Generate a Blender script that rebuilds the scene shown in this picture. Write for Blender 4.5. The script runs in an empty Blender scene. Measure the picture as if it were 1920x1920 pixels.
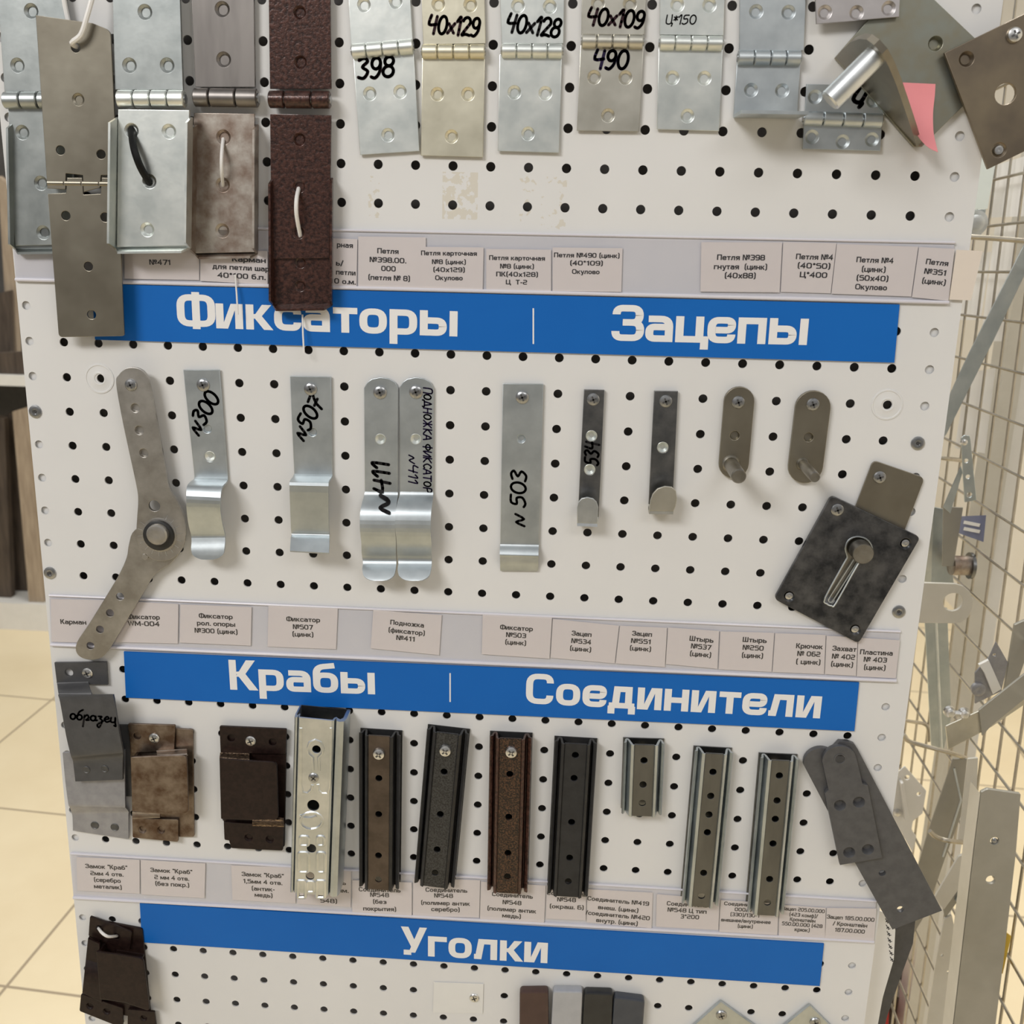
import bpy, bmesh, math, random
from mathutils import Vector, Matrix
random.seed(4)
sc = bpy.context.scene
COL = sc.collection
# ------------------------------------------------------------------ camera, world, lights
# board frame: u right, v up, w out of the board towards the shopper (metres); world x=u, y=-w, z=v+Z0
Z0 = 1.397
F, CX, CY = 1996.42, 932.38, 921.52
RX, RY, RZ = (.9976945, .0228429, .0639048), (-.0387753, .9646845, .2605387), (-.0556965, -.2624159, .9633461)
EYE = (.3768123, .102759, -.7331983)          # u, v, depth behind the board


def W(u, v, w=0.0):
    return Vector((u, -w, v + Z0))


cam = bpy.data.cameras.new('camera')
cam_o = bpy.data.objects.new('camera', cam)
COL.objects.link(cam_o)
M = Matrix(((RX[0], RY[0], -RZ[0]), (RX[2], RY[2], -RZ[2]), (RX[1], RY[1], -RZ[1]))).to_4x4()
M.translation = Vector((EYE[0], EYE[2], EYE[1] + Z0))
cam_o.matrix_world = M
cam.sensor_width = 36
cam.lens = F / 1920 * 36
cam.shift_x = (960 - CX) / 1920
cam.shift_y = (CY - 960) / 1920
cam.clip_start = .02
cam.clip_end = 60
cam.dof.use_dof = True
cam.dof.focus_distance = .80
cam.dof.aperture_fstop = 14
sc.camera = cam_o

wd = bpy.data.worlds.new('store_light')
sc.world = wd
wd.use_nodes = True
nt = wd.node_tree
bg = nt.nodes['Background']
tc = nt.nodes.new('ShaderNodeTexCoord')
sp = nt.nodes.new('ShaderNodeSeparateXYZ')
rp = nt.nodes.new('ShaderNodeValToRGB')
mr = nt.nodes.new('ShaderNodeMapRange')
mr.inputs[1].default_value = -1
mr.inputs[2].default_value = 1
nt.links.new(tc.outputs['Generated'], sp.inputs[0])
nt.links.new(sp.outputs[2], mr.inputs[0])
nt.links.new(mr.outputs[0], rp.inputs[0])
cr = rp.color_ramp
cr.elements[0].position = .30
cr.elements[0].color = (.30, .285, .27, 1)
cr.elements[1].position = .95
cr.elements[1].color = (.95, .945, .93, 1)
e = cr.elements.new(.52)
e.color = (.50, .48, .46, 1)
nt.links.new(rp.outputs[0], bg.inputs[0])
bg.inputs[1].default_value = .66


def area(name, loc, target, sx, sy, power, col):
    l = bpy.data.lights.new(name, 'AREA')
    l.shape = 'RECTANGLE'
    l.size, l.size_y = sx, sy
    l.energy = power
    l.color = col
    o = bpy.data.objects.new(name, l)
    COL.objects.link(o)
    o.location = loc
    o.rotation_euler = (Vector(target) - Vector(loc)).to_track_quat('-Z', 'Y').to_euler()
    return o


area('ceiling_lamp', (-1.15, -2.3, 3.1), (.3, 0, 1.3), 1.3, .6, 74, (1, .985, .965))
area('ceiling_lamp', (1.5, -2.4, 3.1), (.4, 0, 1.2), 1.3, .6, 16, (1, .985, .965))
area('ceiling_lamp', (-1.2, 2.4, 3.1), (-1.2, 2.4, 0), 1.8, 1.2, 36, (1, .96, .88))
area('ceiling_lamp', (.9, 1.4, 3.1), (1.1, 1.0, 0.4), 1.6, 1.2, 84, (1, .965, .90))  # unseen lamp, added to brighten the sheets and wall by the mesh
sc.view_settings.view_transform = 'Standard'
sc.view_settings.look = 'None'
sc.view_settings.exposure = -0.45
sc.view_settings.gamma = 1


# ------------------------------------------------------------------ pixel frame helpers
def ray(px, py):
    a, b = (px - CX) / F, -(py - CY) / F
    return tuple(RX[i] * a + RY[i] * b + RZ[i] for i in range(3))


def P(px, py, w=0.0):
    """photo pixel -> (u, v) on the plane w in front of the board"""
    d = ray(px, py)
    s = (-w - EYE[2]) / d[2]
    return (EYE[0] + d[0] * s, EYE[1] + d[1] * s)


def P3(px, py, p0, n):
    """photo pixel -> (u,v,w) on the plane through p0 with normal n (u,v,w)"""
    d = ray(px, py)
    d = Vector((d[0], d[1], -d[2]))
    e_ = Vector((EYE[0], EYE[1], -EYE[2]))
    n = Vector(n)
    s = (Vector(p0) - e_).dot(n) / d.dot(n)
    return e_ + d * s


ORG = dict(T1=(0, 0), T2=(640, 0), T3=(1280, 0), M1=(0, 640), M2=(640, 640), M3=(1280, 640), B1=(0, 1280), B2=(640, 1280), B3=(1280, 1280))


def Q(k, *pts):
    ox, oy = ORG[k]
    r = [(ox + x / 3, oy + y / 3) for x, y in pts]
    return r if len(r) > 1 else r[0]


def UV(px, w=0.0):
    return [P(x, y, w) for x, y in px]


# ------------------------------------------------------------------ materials
def mat(name, c1, c2=None, metal=0., rough=.5, nscale=40, bump=0., bscale=None, rvar=0., coat=0., detail=4, lo=.35, hi=.65, stretch=None, vor=False, spec=.5, alpha=None):
    m = bpy.data.materials.new(name)
    m.use_nodes = True
    t = m.node_tree
    b = t.nodes['Principled BSDF']
    b.inputs['Metallic'].default_value = metal
    b.inputs['Roughness'].default_value = rough
    b.inputs['Coat Weight'].default_value = coat
    b.inputs['Specular IOR Level'].default_value = spec
    b.inputs['Base Color'].default_value = (*c1, 1)
    if c2 is not None:
        tc = t.nodes.new('ShaderNodeTexCoord')
        src = tc.outputs['Object']
        if stretch:
            mp = t.nodes.new('ShaderNodeMapping')
            mp.inputs['Scale'].default_value = stretch
            t.links.new(src, mp.inputs[0])
            src = mp.outputs[0]
        if vor:
            n = t.nodes.new('ShaderNodeTexVoronoi')
            n.inputs['Scale'].default_value = nscale
            fac = n.outputs['Distance']
        else:
            n = t.nodes.new('ShaderNodeTexNoise')
            n.inputs['Scale'].default_value = nscale
            n.inputs['Detail'].default_value = detail
            n.inputs['Roughness'].default_value = .62
            fac = n.outputs['Fac']
        t.links.new(src, n.inputs['Vector'])
        r = t.nodes.new('ShaderNodeValToRGB')
        r.color_ramp.elements[0].position = lo
        r.color_ramp.elements[1].position = hi
        r.color_ramp.elements[0].color = (*c1, 1)
        r.color_ramp.elements[1].color = (*c2, 1)
        t.links.new(fac, r.inputs[0])
        t.links.new(r.outputs[0], b.inputs['Base Color'])
        if rvar:
            q = t.nodes.new('ShaderNodeMapRange')
            q.inputs[3].default_value = rough - rvar
            q.inputs[4].default_value = rough + rvar
            t.links.new(fac, q.inputs[0])
            t.links.new(q.outputs[0], b.inputs['Roughness'])
        if bump:
            if bscale:
                n2 = t.nodes.new('ShaderNodeTexNoise')
                n2.inputs['Scale'].default_value = bscale
                n2.inputs['Detail'].default_value = 2
                t.links.new(src, n2.inputs['Vector'])
                fac = n2.outputs['Fac']
            bp = t.nodes.new('ShaderNodeBump')
            bp.inputs['Strength'].default_value = bump
            bp.inputs['Distance'].default_value = .0006
            t.links.new(fac, bp.inputs['Height'])
            t.links.new(bp.outputs[0], b.inputs['Normal'])
    return m


ZN = mat('zinc_plate', (.60, .63, .64), (.78, .80, .80), 1, .36, 34, .06, 260, .06)
ZNW = mat('zinc_pale', (.66, .70, .68), (.84, .86, .82), 1, .40, 30, .06, 240, .06)
ZNY = mat('zinc_yellowish', (.70, .66, .52), (.82, .78, .63), 1, .40, 26, .06, 240, .06)
ZND = mat('zinc_tan', (.54, .52, .45), (.66, .64, .57), 1, .40, 26, .06, 240, .06)
ZNB = mat('zinc_blue_grey', (.46, .50, .52), (.60, .64, .655), 1, .43, 30, .05, 240, .06)
ZNG = mat('zinc_grey_green', (.34, .365, .36), (.46, .485, .475), 1, .42, 30, .05, 240, .06)
ZNK = mat('zinc_dark', (.16, .165, .17), (.25, .25, .25), 1, .34, 60, .05, 240, .06)
STEEL = mat('raw_steel', (.19, .175, .165), (.26, .24, .225), 1, .42, 40, .05, 300, .06, stretch=(1, 1, .2))
STAIN = mat('rust_stained_steel', (.26, .19, .15), (.50, .46, .41), 1, .46, 55, .08, 300, .06)
RUST = mat('rusty_steel', (.13, .085, .06), (.30, .245, .20), 1, .46, 70, .1, 300, .08)
OLIVE = mat('olive_passivated_steel', (.235, .21, .165), (.31, .285, .23), 1, .40, 16, .04, 200, .05)
OLIVE2 = mat('patchy_yellow_zinc', (.33, .29, .20), (.33, .36, .33), 1, .40, 22, .04, 200, .05)
BROWNZ = mat('brown_zinc_plate', (.20, .165, .13), (.31, .255, .18), 1, .40, 18, .04, 200, .05)
GREYARM = mat('tumbled_steel', (.36, .34, .31), (.50, .48, .45), 1, .42, 50, .08, 200, .06)
PINST = mat('pin_steel', (.25, .23, .19), (.36, .34, .30), 1, .40, 60, .05, 250, .06)
LOCKD = mat('dark_mottled_zinc', (.045, .047, .052), (.15, .15, .155), .85, .36, 70, .06, 200, .08)
HAMB = mat('brown_hammertone', (.022, .008, .006), (.085, .034, .024), .35, .34, 420, .5, None, 0, .3, 2)
BRN = mat('dark_brown_paint', (.010, .0042, .0034), (.019, .009, .007), .0, .42, 300, .12, None, 0, .06, 2, spec=.28)
EARGLINT = mat('bronze_speckle_highlight', (.06, .035, .025), (.42, .30, .20), .9, .34, 500, .3, None, 0, 0, 2, .40, .62)  # golden highlight of the bent ears, put into the colour
BRNB = mat('brown_bare_channel', (.085, .065, .050), (.13, .10, .078), .7, .40, 60, .08, 300)
COPP = mat('antique_copper_hammertone', (.012, .008, .006), (.12, .056, .028), .35, .40, 800, .45, None, 0, .25, 2, .42, .68)
ASIL = mat('antique_silver_hammertone', (.014, .014, .014), (.055, .055, .055), .3, .42, 800, .4, None, 0, .2, 2)
BLK = mat('black_painted_metal', (.018, .018, .019), (.026, .026, .027), .0, .42, 120, .08, 500, spec=.38)
DGREY = mat('dark_grey_paint', (.060, .060, .063), (.075, .075, .078), .15, .42, 120, .05, 400)
SGREY = mat('silver_grey_paint', (.30, .30, .32), (.36, .36, .38), .5, .42, 120, .05, 400)
MGREY = mat('graphite_paint', (.085, .085, .090), (.11, .11, .115), .3, .40, 120, .05, 400)
SCRW = mat('screw_metal', (.62, .62, .61), (.78, .78, .77), 1, .28, 200)
SCRD = mat('dark_screw_metal', (.34, .35, .36), (.48, .48, .48), 1, .3, 200)
RECESS = mat('recess_shadow_metal', (.10, .10, .10), (.14, .14, .14), .8, .5, 200)
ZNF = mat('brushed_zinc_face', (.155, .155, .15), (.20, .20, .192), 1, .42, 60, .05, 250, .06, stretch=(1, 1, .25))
HARDB = mat('grey_hardboard', (.52, .49, .47), (.58, .55, .53), 0, .8, 20)
RUBBER = mat('black_rubber', (.012, .012, .012), (.02, .02, .02), 0, .5, 200)
INK = mat('marker_ink', (.006, .005, .006), None, 0, .6, spec=.2)
INKV = mat('violet_marker_ink', (.012, .006, .035), None, 0, .6, spec=.2)
INKB = mat('brown_black_marker_ink', (.022, .006, .010), None, 0, .6, spec=.2)
PRINT = mat('black_print', (.03, .027, .03), None, 0, .8, spec=.2)
WPRINT = mat('white_lettering', (.80, .79, .78), None, 0, .5)
BLUE = mat('blue_sign_sheet', (.005, .118, .45), (.006, .130, .48), 0, .45, 6, spec=.25)
PAPER = mat('label_paper', (.635, .585, .585), (.66, .61, .61), 0, .75, 14)
PAPERW = mat('white_paper', (.84, .83, .80), (.87, .86, .84), 0, .75, 14)
CREAM = mat('cream_card', (.70, .62, .54), (.73, .65, .57), 0, .75, 14)
PINK = mat('pink_sticky_note', (.80, .27, .29), (.83, .30, .32), 0, .7, 14)
STRIP = mat('grey_lilac_plastic', (.56, .56, .61), (.61, .60, .64), 0, .30, 8)
CLEARW = mat('clear_strip_lip', (.64, .62, .67), (.68, .66, .71), 0, .22, 8)
NYW = mat('white_nylon', (.80, .78, .75), None, 0, .4)
NYB = mat('black_nylon', (.006, .006, .006), None, 0, .45, spec=.2)
CLEAR = bpy.data.materials.new('clear_plastic')
CLEAR.use_nodes = True
_t = CLEAR.node_tree
_tr, _gl2, _mx = _t.nodes.new('ShaderNodeBsdfTransparent'), _t.nodes.new('ShaderNodeBsdfGlossy'), _t.nodes.new('ShaderNodeMixShader')
_gl2.inputs['Roughness'].default_value = .12
_mx.inputs[0].default_value = .045
_t.links.new(_tr.outputs[0], _mx.inputs[1])
_t.links.new(_gl2.outputs[0], _mx.inputs[2])
_t.links.new(_mx.outputs[0], _t.nodes['Material Output'].inputs[0])
WPNT = mat('white_enamel', (.72, .71, .68), (.76, .75, .72), 0, .38, 20)
CREAMP = mat('cream_enamel', (.58, .56, .50), (.63, .61, .55), .1, .42, 20)
GREYP = mat('warm_grey_paint', (.33, .32, .28), (.37, .355, .315), .4, .42, 20)
ZSTR = mat('galvanised_strip', (.48, .54, .56), (.60, .65, .66), 1, .36, 26, .04, 200, .05)
WIRE = mat('nickel_wire', (.42, .385, .32), (.52, .48, .41), 1, .34, 60)
DARK = mat('dark_interior', (.045, .042, .040), (.06, .056, .053), 0, .8, 20)
CAPB = mat('chocolate_brown_plastic', (.058, .030, .024), (.07, .038, .03), 0, .45, 100)
CAPG = mat('silver_plastic', (.40, .41, .44), (.44, .45, .48), .3, .45, 100)
CAPK = mat('black_plastic', (.018, .018, .018), (.025, .025, .025), 0, .42, 100)
CAPS = mat('slate_plastic', (.045, .050, .062), (.055, .06, .072), 0, .42, 100)
YEL = mat('yellow_plastic', (.55, .36, .03), (.6, .4, .05), 0, .5, 40)
RED = mat('red_cardboard', (.35, .01, .01), (.4, .015, .015), 0, .6, 40)
WALLC = mat('cream_wall_paint', (.80, .745, .64), (.84, .79, .69), 0, .8, 3)
WOODD = mat('dark_weathered_wood', (.035, .024, .018), (.10, .075, .055), 0, .7, 12, .3, None, 0, 0, 4, .3, .7, (6, 6, .6))
WOODL = mat('pale_weathered_wood', (.26, .20, .145), (.42, .34, .25), 0, .7, 12, .3, None, 0, 0, 4, .3, .7, (6, 6, .6))


def board_material():
    m = mat('white_pegboard_enamel', (.69, .683, .672), (.725, .718, .706), 0, .42, 5)
    t = m.node_tree
    b = t.nodes['Principled BSDF']
    old = b.inputs['Base Color'].links[0].from_socket
    g = t.nodes.new('ShaderNodeNewGeometry')
    s = t.nodes.new('ShaderNodeSeparateXYZ')
    t.links.new(g.outputs['Position'], s.inputs[0])
    n = t.nodes.new('ShaderNodeTexNoise')
    n.inputs['Scale'].default_value = 170
    n.inputs['Detail'].default_value = 6
    t.links.new(g.outputs['Position'], n.inputs['Vector'])
    last = None

    def math_(op, a, b_):
        q = t.nodes.new('ShaderNodeMath')
        q.operation = op
        for i, x in enumerate((a, b_)):
            if isinstance(x, (int, float)):
                q.inputs[i].default_value = x
            else:
                t.links.new(x, q.inputs[i])
        return q.outputs[0]
    # old tape glue: three small patches
    for (x0, y0, x1, y1, th) in ((830, 322, 895, 412, .48), (690, 330, 712, 410, .56), (972, 330, 1060, 430, .58)):
        (ua, va), (ub, vb) = P(x0, y0), P(x1, y1)
        k = math_('MULTIPLY', math_('GREATER_THAN', s.outputs[0], ua), math_('LESS_THAN', s.outputs[0], ub))
        k = math_('MULTIPLY', k, math_('MULTIPLY', math_('GREATER_THAN', s.outputs[2], vb + Z0), math_('LESS_THAN', s.outputs[2], va + Z0)))
        k = math_('MULTIPLY', k, math_('GREATER_THAN', n.outputs['Fac'], th))
        last = k if last is None else math_('ADD', last, k)
    last = math_('MULTIPLY', last, .40)
    mx = t.nodes.new('ShaderNodeMix')
    mx.data_type = 'RGBA'
    t.links.new(last, mx.inputs[0])
    t.links.new(old, mx.inputs[6])
    mx.inputs[7].default_value = (.55, .47, .30, 1)
    t.links.new(mx.outputs[2], b.inputs['Base Color'])
    return m


BOARD = board_material()


def floor_material():
    m = mat('cream_floor_tiles', (.74, .625, .42), (.79, .68, .47), 0, .34, 3)
    t = m.node_tree
    b = t.nodes['Principled BSDF']
    old = b.inputs['Base Color'].links[0].from_socket
    g = t.nodes.new('ShaderNodeNewGeometry')
    mp = t.nodes.new('ShaderNodeMapping')
    mp.vector_type = 'TEXTURE'
    mp.inputs['Location'].default_value = (-.6576, .9562, 0)
    mp.inputs['Rotation'].default_value = (0, 0, math.radians(-4.6))
    t.links.new(g.outputs['Position'], mp.inputs[0])
    k = t.nodes.new('ShaderNodeTexBrick')
    k.offset = 0
    k.inputs['Scale'].default_value = 1
    k.inputs['Brick Width'].default_value = .575
    k.inputs['Row Height'].default_value = .575
    k.inputs['Mortar Size'].default_value = .0035
    k.inputs['Color1'].default_value = (0, 0, 0, 1)
    k.inputs['Color2'].default_value = (0, 0, 0, 1)
    k.inputs['Mortar'].default_value = (1, 1, 1, 1)
    t.links.new(mp.outputs[0], k.inputs['Vector'])
    mx = t.nodes.new('ShaderNodeMix')
    mx.data_type = 'RGBA'
    t.links.new(k.outputs['Color'], mx.inputs[0])
    t.links.new(old, mx.inputs[6])
    mx.inputs[7].default_value = (.36, .29, .20, 1)
    t.links.new(mx.outputs[2], b.inputs['Base Color'])
    return m


FLOOR = floor_material()


# ------------------------------------------------------------------ mesh collecting
class MB:
    """collects geometry in board coordinates (u, v, w)"""

    def __init__(s):
        s.v = []
        s.f = []
        s.flatw = False

    def add(s, verts, faces):
        n = len(s.v)
        s.v += [tuple(x) for x in verts]
        s.f += [tuple(i + n for i in f) for f in faces]
        return s

    def quad(s, a, b, c, d):
        return s.add([a, b, c, d], [(0, 1, 2, 3)])

    def box(s, u0, u1, v0, v1, w0, w1):
        vs = [(u, v, w) for w in (w0, w1) for v in (v0, v1) for u in (u0, u1)]
        return s.add(vs, [(0, 2, 3, 1), (4, 5, 7, 6), (0, 1, 5, 4), (2, 6, 7, 3), (0, 4, 6, 2), (1, 3, 7, 5)])

    def prism(s, pts, w0, w1):
        """straight extruded polygon (no holes)"""
        n = len(pts)
        vs = [(u, v, w0) for u, v in pts] + [(u, v, w1) for u, v in pts]
        fs = [tuple(range(n, 2 * n)), tuple(reversed(range(n)))]
        fs += [(i, (i + 1) % n, n + (i + 1) % n, n + i) for i in range(n)]
        return s.add(vs, fs)

    def tube(s, pts, r, n=12, caps=True):
        pts = [Vector(p) for p in pts]
        k = len(pts)
        rr = r if isinstance(r, (list, tuple)) else [r] * k
        vs, fs = [], []
        up = None
        for i, p in enumerate(pts):
            t = (pts[min(i + 1, k - 1)] - pts[max(i - 1, 0)]).normalized()
            if up is None:
                up = t.orthogonal().normalized()
            up = (up - t * up.dot(t)).normalized()
            b = t.cross(up)
            for j in range(n):
                a = 2 * math.pi * j / n
                vs.append(p + (up * math.cos(a) + b * math.sin(a)) * rr[i])
        for i in range(k - 1):
            for j in range(n):
                fs.append((i * n + j, i * n + (j + 1) % n, (i + 1) * n + (j + 1) % n, (i + 1) * n + j))
        if caps:
            fs.append(tuple(reversed(range(n))))
            fs.append(tuple(range((k - 1) * n, k * n)))
        return s.add(vs, fs)

    def lathe(s, base, prof, axis=(0, 0, 1), n=20):
        """prof: list of (radius, height along axis)"""
        ax = Vector(axis).normalized()
        a = ax.orthogonal().normalized()
        b = ax.cross(a)
        base = Vector(base)
        vs, fs = [], []
        for r, h in prof:
            for j in range(n):
                t = 2 * math.pi * j / n
                vs.append(base + ax * h + (a * math.cos(t) + b * math.sin(t)) * r)
        for i in range(len(prof) - 1):
            for j in range(n):
                fs.append((i * n + j, i * n + (j + 1) % n, (i + 1) * n + (j + 1) % n, (i + 1) * n + j))
        if prof[-1][0] > 1e-5:
            fs.append(tuple(range((len(prof) - 1) * n, len(prof) * n)))
        return s.add(vs, fs)

    def sheet(s, stations, t, sub=4):
        """bent sheet strip: stations (L(u,v,w), R(u,v,w)); catmull-rom smoothed, thickness t behind"""
        L = smooth([Vector(a) for a, b in stations], sub)
        R = smooth([Vector(b) for a, b in stations], sub)
        n = len(L)
        vs, fs = [], []
        for i in range(n):
            tg = ((L[min(i + 1, n - 1)] + R[min(i + 1, n - 1)]) - (L[max(i - 1, 0)] + R[max(i - 1, 0)])).normalized()
            nn = (R[i] - L[i]).cross(tg).normalized()
            if i == 0 and nn.z < 0:
                nn = -nn
            if i and nn.dot(pn) < 0:
                nn = -nn
            pn = nn
            vs += [L[i], R[i], L[i] - nn * t, R[i] - nn * t]
        for i in range(n - 1):
            a, b = i * 4, i * 4 + 4
            fs += [(a, a + 1, b + 1, b), (a + 2, b + 2, b + 3, a + 3), (a, b, b + 2, a + 2), (a + 1, a + 3, b + 3, b + 1)]
        fs += [(0, 2, 3, 1), (4 * n - 4, 4 * n - 3, 4 * n - 1, 4 * n - 2)]
        return s.add(vs, fs)

    def plate(s, outline, w0, t, holes=(), bevel=.0003, wf=None):
        """flat plate parallel to the board with real holes (u, v, r[, r_inner]) through it"""
        s.flatw = True
        cu = bpy.data.curves.new('tmp', 'CURVE')
        cu.dimensions = '2D'
        cu.fill_mode = 'BOTH'
        cu.extrude = max(t / 2 - bevel, 1e-5)
        cu.bevel_depth = bevel
        cu.bevel_resolution = 1
        cu.offset = -bevel
        loops = [outline]
        for h in holes:
            if len(h) > 4:                       # explicit outline
                loops.append(h)
                continue
            u, v, r = h[:3]
            loops.append([(u + r * math.cos(-a * math.pi / 10), v + r * math.sin(-a * math.pi / 10)) for a in range(20)])
        for lp in loops:
            sp_ = cu.splines.new('POLY')
            sp_.points.add(len(lp) - 1)
            for p, (u, v) in zip(sp_.points, lp):
                p.co = (u, v, 0, 1)
            sp_.use_cyclic_u = True
        o = bpy.data.objects.new('tmp', cu)
        me = o.to_mesh()
        vs = [(x.co.x, x.co.y, x.co.z + w0 + t / 2) for x in me.vertices]
        if wf:
            vs = [(u, v, w + wf(u, v)) for u, v, w in vs]
        s.add(vs, [tuple(p.vertices) for p in me.polygons])
        o.to_mesh_clear()
        bpy.data.objects.remove(o)
        bpy.data.curves.remove(cu)
        for h in holes:
            if len(h) == 4:                      # countersink cone
                u, v, r, ri = h
                z = w0 + t + (wf(u, v) if wf else 0)
                s.lathe((u, v, z), [(r * 1.01, -.0002), (ri, -t * .7), (ri, -t)])
        return s


def smooth(p, sub):
    if sub <= 1 or len(p) < 3:
        return p
    out = []
    n = len(p)
    for i in range(n - 1):
        p0, p1, p2, p3 = p[max(i - 1, 0)], p[i], p[i + 1], p[min(i + 2, n - 1)]
        for k in range(sub):
            t = k / sub
            out.append(.5 * ((2 * p1) + (p2 - p0) * t + (2 * p0 - 5 * p1 + 4 * p2 - p3) * t * t + (3 * p1 - p0 - 3 * p2 + p3) * t ** 3))
    out.append(p[-1])
    return out


ORIG = {}


def link(name, mb, m, parent=None, sharp=32, flat=False):
    me = bpy.data.meshes.new(name)
    pts = [W(*p) for p in mb.v]
    if parent is None:
        lo = [min(p[i] for p in pts) for i in range(3)]
        hi = [max(p[i] for p in pts) for i in range(3)]
        org = Vector(((lo[0] + hi[0]) / 2, (lo[1] + hi[1]) / 2, lo[2]))
    else:
        org = ORIG[parent.name]
    me.from_pydata([p - org for p in pts], [], mb.f)
    me.validate()
    bm = bmesh.new()
    bm.from_mesh(me)
    bmesh.ops.remove_doubles(bm, verts=bm.verts, dist=1e-6)
    bmesh.ops.recalc_face_normals(bm, faces=bm.faces)
    bm.to_mesh(me)
    bm.free()
    me.update()
    if not flat:
        me.shade_smooth()
        me.set_sharp_from_angle(angle=math.radians(sharp))
        if mb.flatw:                              # keep large flat faces flat beside their bevels
            lim = set()
            for p in me.polygons:
                if abs(p.normal.y) > .985:
                    lim.update(p.edge_keys)
            at = me.attributes.get('sharp_edge') or me.attributes.new('sharp_edge', 'BOOLEAN', 'EDGE')
            for e_ in me.edges:
                if e_.key in lim:
                    at.data[e_.index].value = True
    me.materials.append(m)
    o = bpy.data.objects.new(name, me)
    COL.objects.link(o)
    if parent is None:
        o.location = org
    else:
        o.parent = parent
    ORIG[o.name] = org
    return o


def tag(o, label, cat, group=None):
    o['label'] = label
    o['category'] = cat
    if group:
        o['group'] = group
    return o


def thing(name, label, cat, px, w=0.0, group=None):
    o = bpy.data.objects.new(name, None)
    o.empty_display_size = .01
    COL.objects.link(o)
    o.location = W(*P(px[0], px[1], w), w)
    ORIG[o.name] = o.location.copy()
    return tag(o, label, cat, group)


def structure(name, mb, m):
    o = link(name, mb, m)
    o['kind'] = 'structure'
    return o


# ------------------------------------------------------------------ outlines
def arc(c, r, a0, a1, n=10):
    return [(c[0] + r * math.cos(math.radians(a0 + (a1 - a0) * i / n)), c[1] + r * math.sin(math.radians(a0 + (a1 - a0) * i / n))) for i in range(n + 1)]


def rounded(pts, r, n=5):
    """polygon (u,v) with rounded corners; r may be a list"""
    out = []
    k = len(pts)
    for i in range(k):
        p, a, b = Vector(pts[i]), Vector(pts[i - 1]), Vector(pts[(i + 1) % k])
        ri = r[i] if isinstance(r, (list, tuple)) else r
        if ri <= 0:
            out.append(tuple(p))
            continue
        d1, d2 = (a - p), (b - p)
        q = min(ri, d1.length * .48, d2.length * .48)
        s0, s1 = p + d1.normalized() * q, p + d2.normalized() * q
        for j in range(n + 1):
            t = j / n
            out.append(tuple(s0 * (1 - t) ** 2 + p * 2 * t * (1 - t) + s1 * t * t))
    return out


def capsule(a, b, ra, rb=None, n=12):
    rb = rb or ra
    a, b = Vector(a), Vector(b)
    d = math.degrees(math.atan2(b.y - a.y, b.x - a.x))
    return arc(a, ra, d + 90, d + 270, n) + arc(b, rb, d - 90, d + 90, n)


def curvy(px, sub=4):
    """closed smooth outline through pixel points"""
    p = [Vector(q) for q in px]
    k = len(p)
    out = []
    for i in range(k):
        p0, p1, p2, p3 = p[i - 1], p[i], p[(i + 1) % k], p[(i + 2) % k]
        for j in range(sub):
            t = j / sub
            out.append(tuple(.5 * ((2 * p1) + (p2 - p0) * t + (2 * p0 - 5 * p1 + 4 * p2 - p3) * t * t + (3 * p1 - p0 - 3 * p2 + p3) * t ** 3)))
    return out


def H(k, w, r, ri, *pts):
    """holes from zoom coordinates, radii in millimetres"""
    res = []
    for p in pts:
        u, v = P(*Q(k, p), w)
        res.append((u, v, r / 1000, ri / 1000) if ri else (u, v, r / 1000))
    return res


# ------------------------------------------------------------------ small shared parts
def screw(parent, px, w, r=.0042, m=None, ang=.4, dome=.0016, name='screw'):
    u, v = P(px[0], px[1], w)
    b = MB().lathe((u, v, w - .001), [(r, 0), (r, .001 + dome * .35), (r * .86, .001 + dome * .75), (r * .5, .001 + dome), (0.00001, .001 + dome * 1.06)])
    s = link(name, b, m or SCRW, parent)
    c = MB()
    for k in (0, 1):
        a = ang + k * math.pi / 2
        dx, dy = math.cos(a), math.sin(a)
        L, t, z = r * .56, r * .13, w + dome * 1.0
        q = [(u + dx * L - dy * t, v + dy * L + dx * t), (u - dx * L - dy * t, v - dy * L + dx * t), (u - dx * L + dy * t, v - dy * L - dx * t), (u + dx * L + dy * t, v + dy * L - dx * t)]
        c.prism(q, z - .0006, z + .00012)
    link('cross_slot', c, RECESS, s)
    return s


def ribbon(mb, pts, wd_, w, caps=True):
    """flat stroke of width wd_ lying at height w"""
    p = [Vector(q) for q in pts]
    for i in range(len(p) - 1):
        d = p[i + 1] - p[i]
        if d.length < 1e-7:
            continue
        n = Vector((-d.y, d.x)).normalized() * wd_ / 2
        mb.quad(*[(q.x, q.y, w) for q in (p[i] - n, p[i + 1] - n, p[i + 1] + n, p[i] + n)])
    if caps:
        for q in p:
            mb.add([(q.x + math.cos(a * math.pi / 4) * wd_ / 2, q.y + math.sin(a * math.pi / 4) * wd_ / 2, w) for a in range(8)], [tuple(range(8))])


def ell(cx, cy, rx, ry, a0=90, a1=450, n=14):
    return [(cx + rx * math.cos(math.radians(a0 + (a1 - a0) * i / n)), cy + ry * math.sin(math.radians(a0 + (a1 - a0) * i / n))) for i in range(n + 1)]


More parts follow.
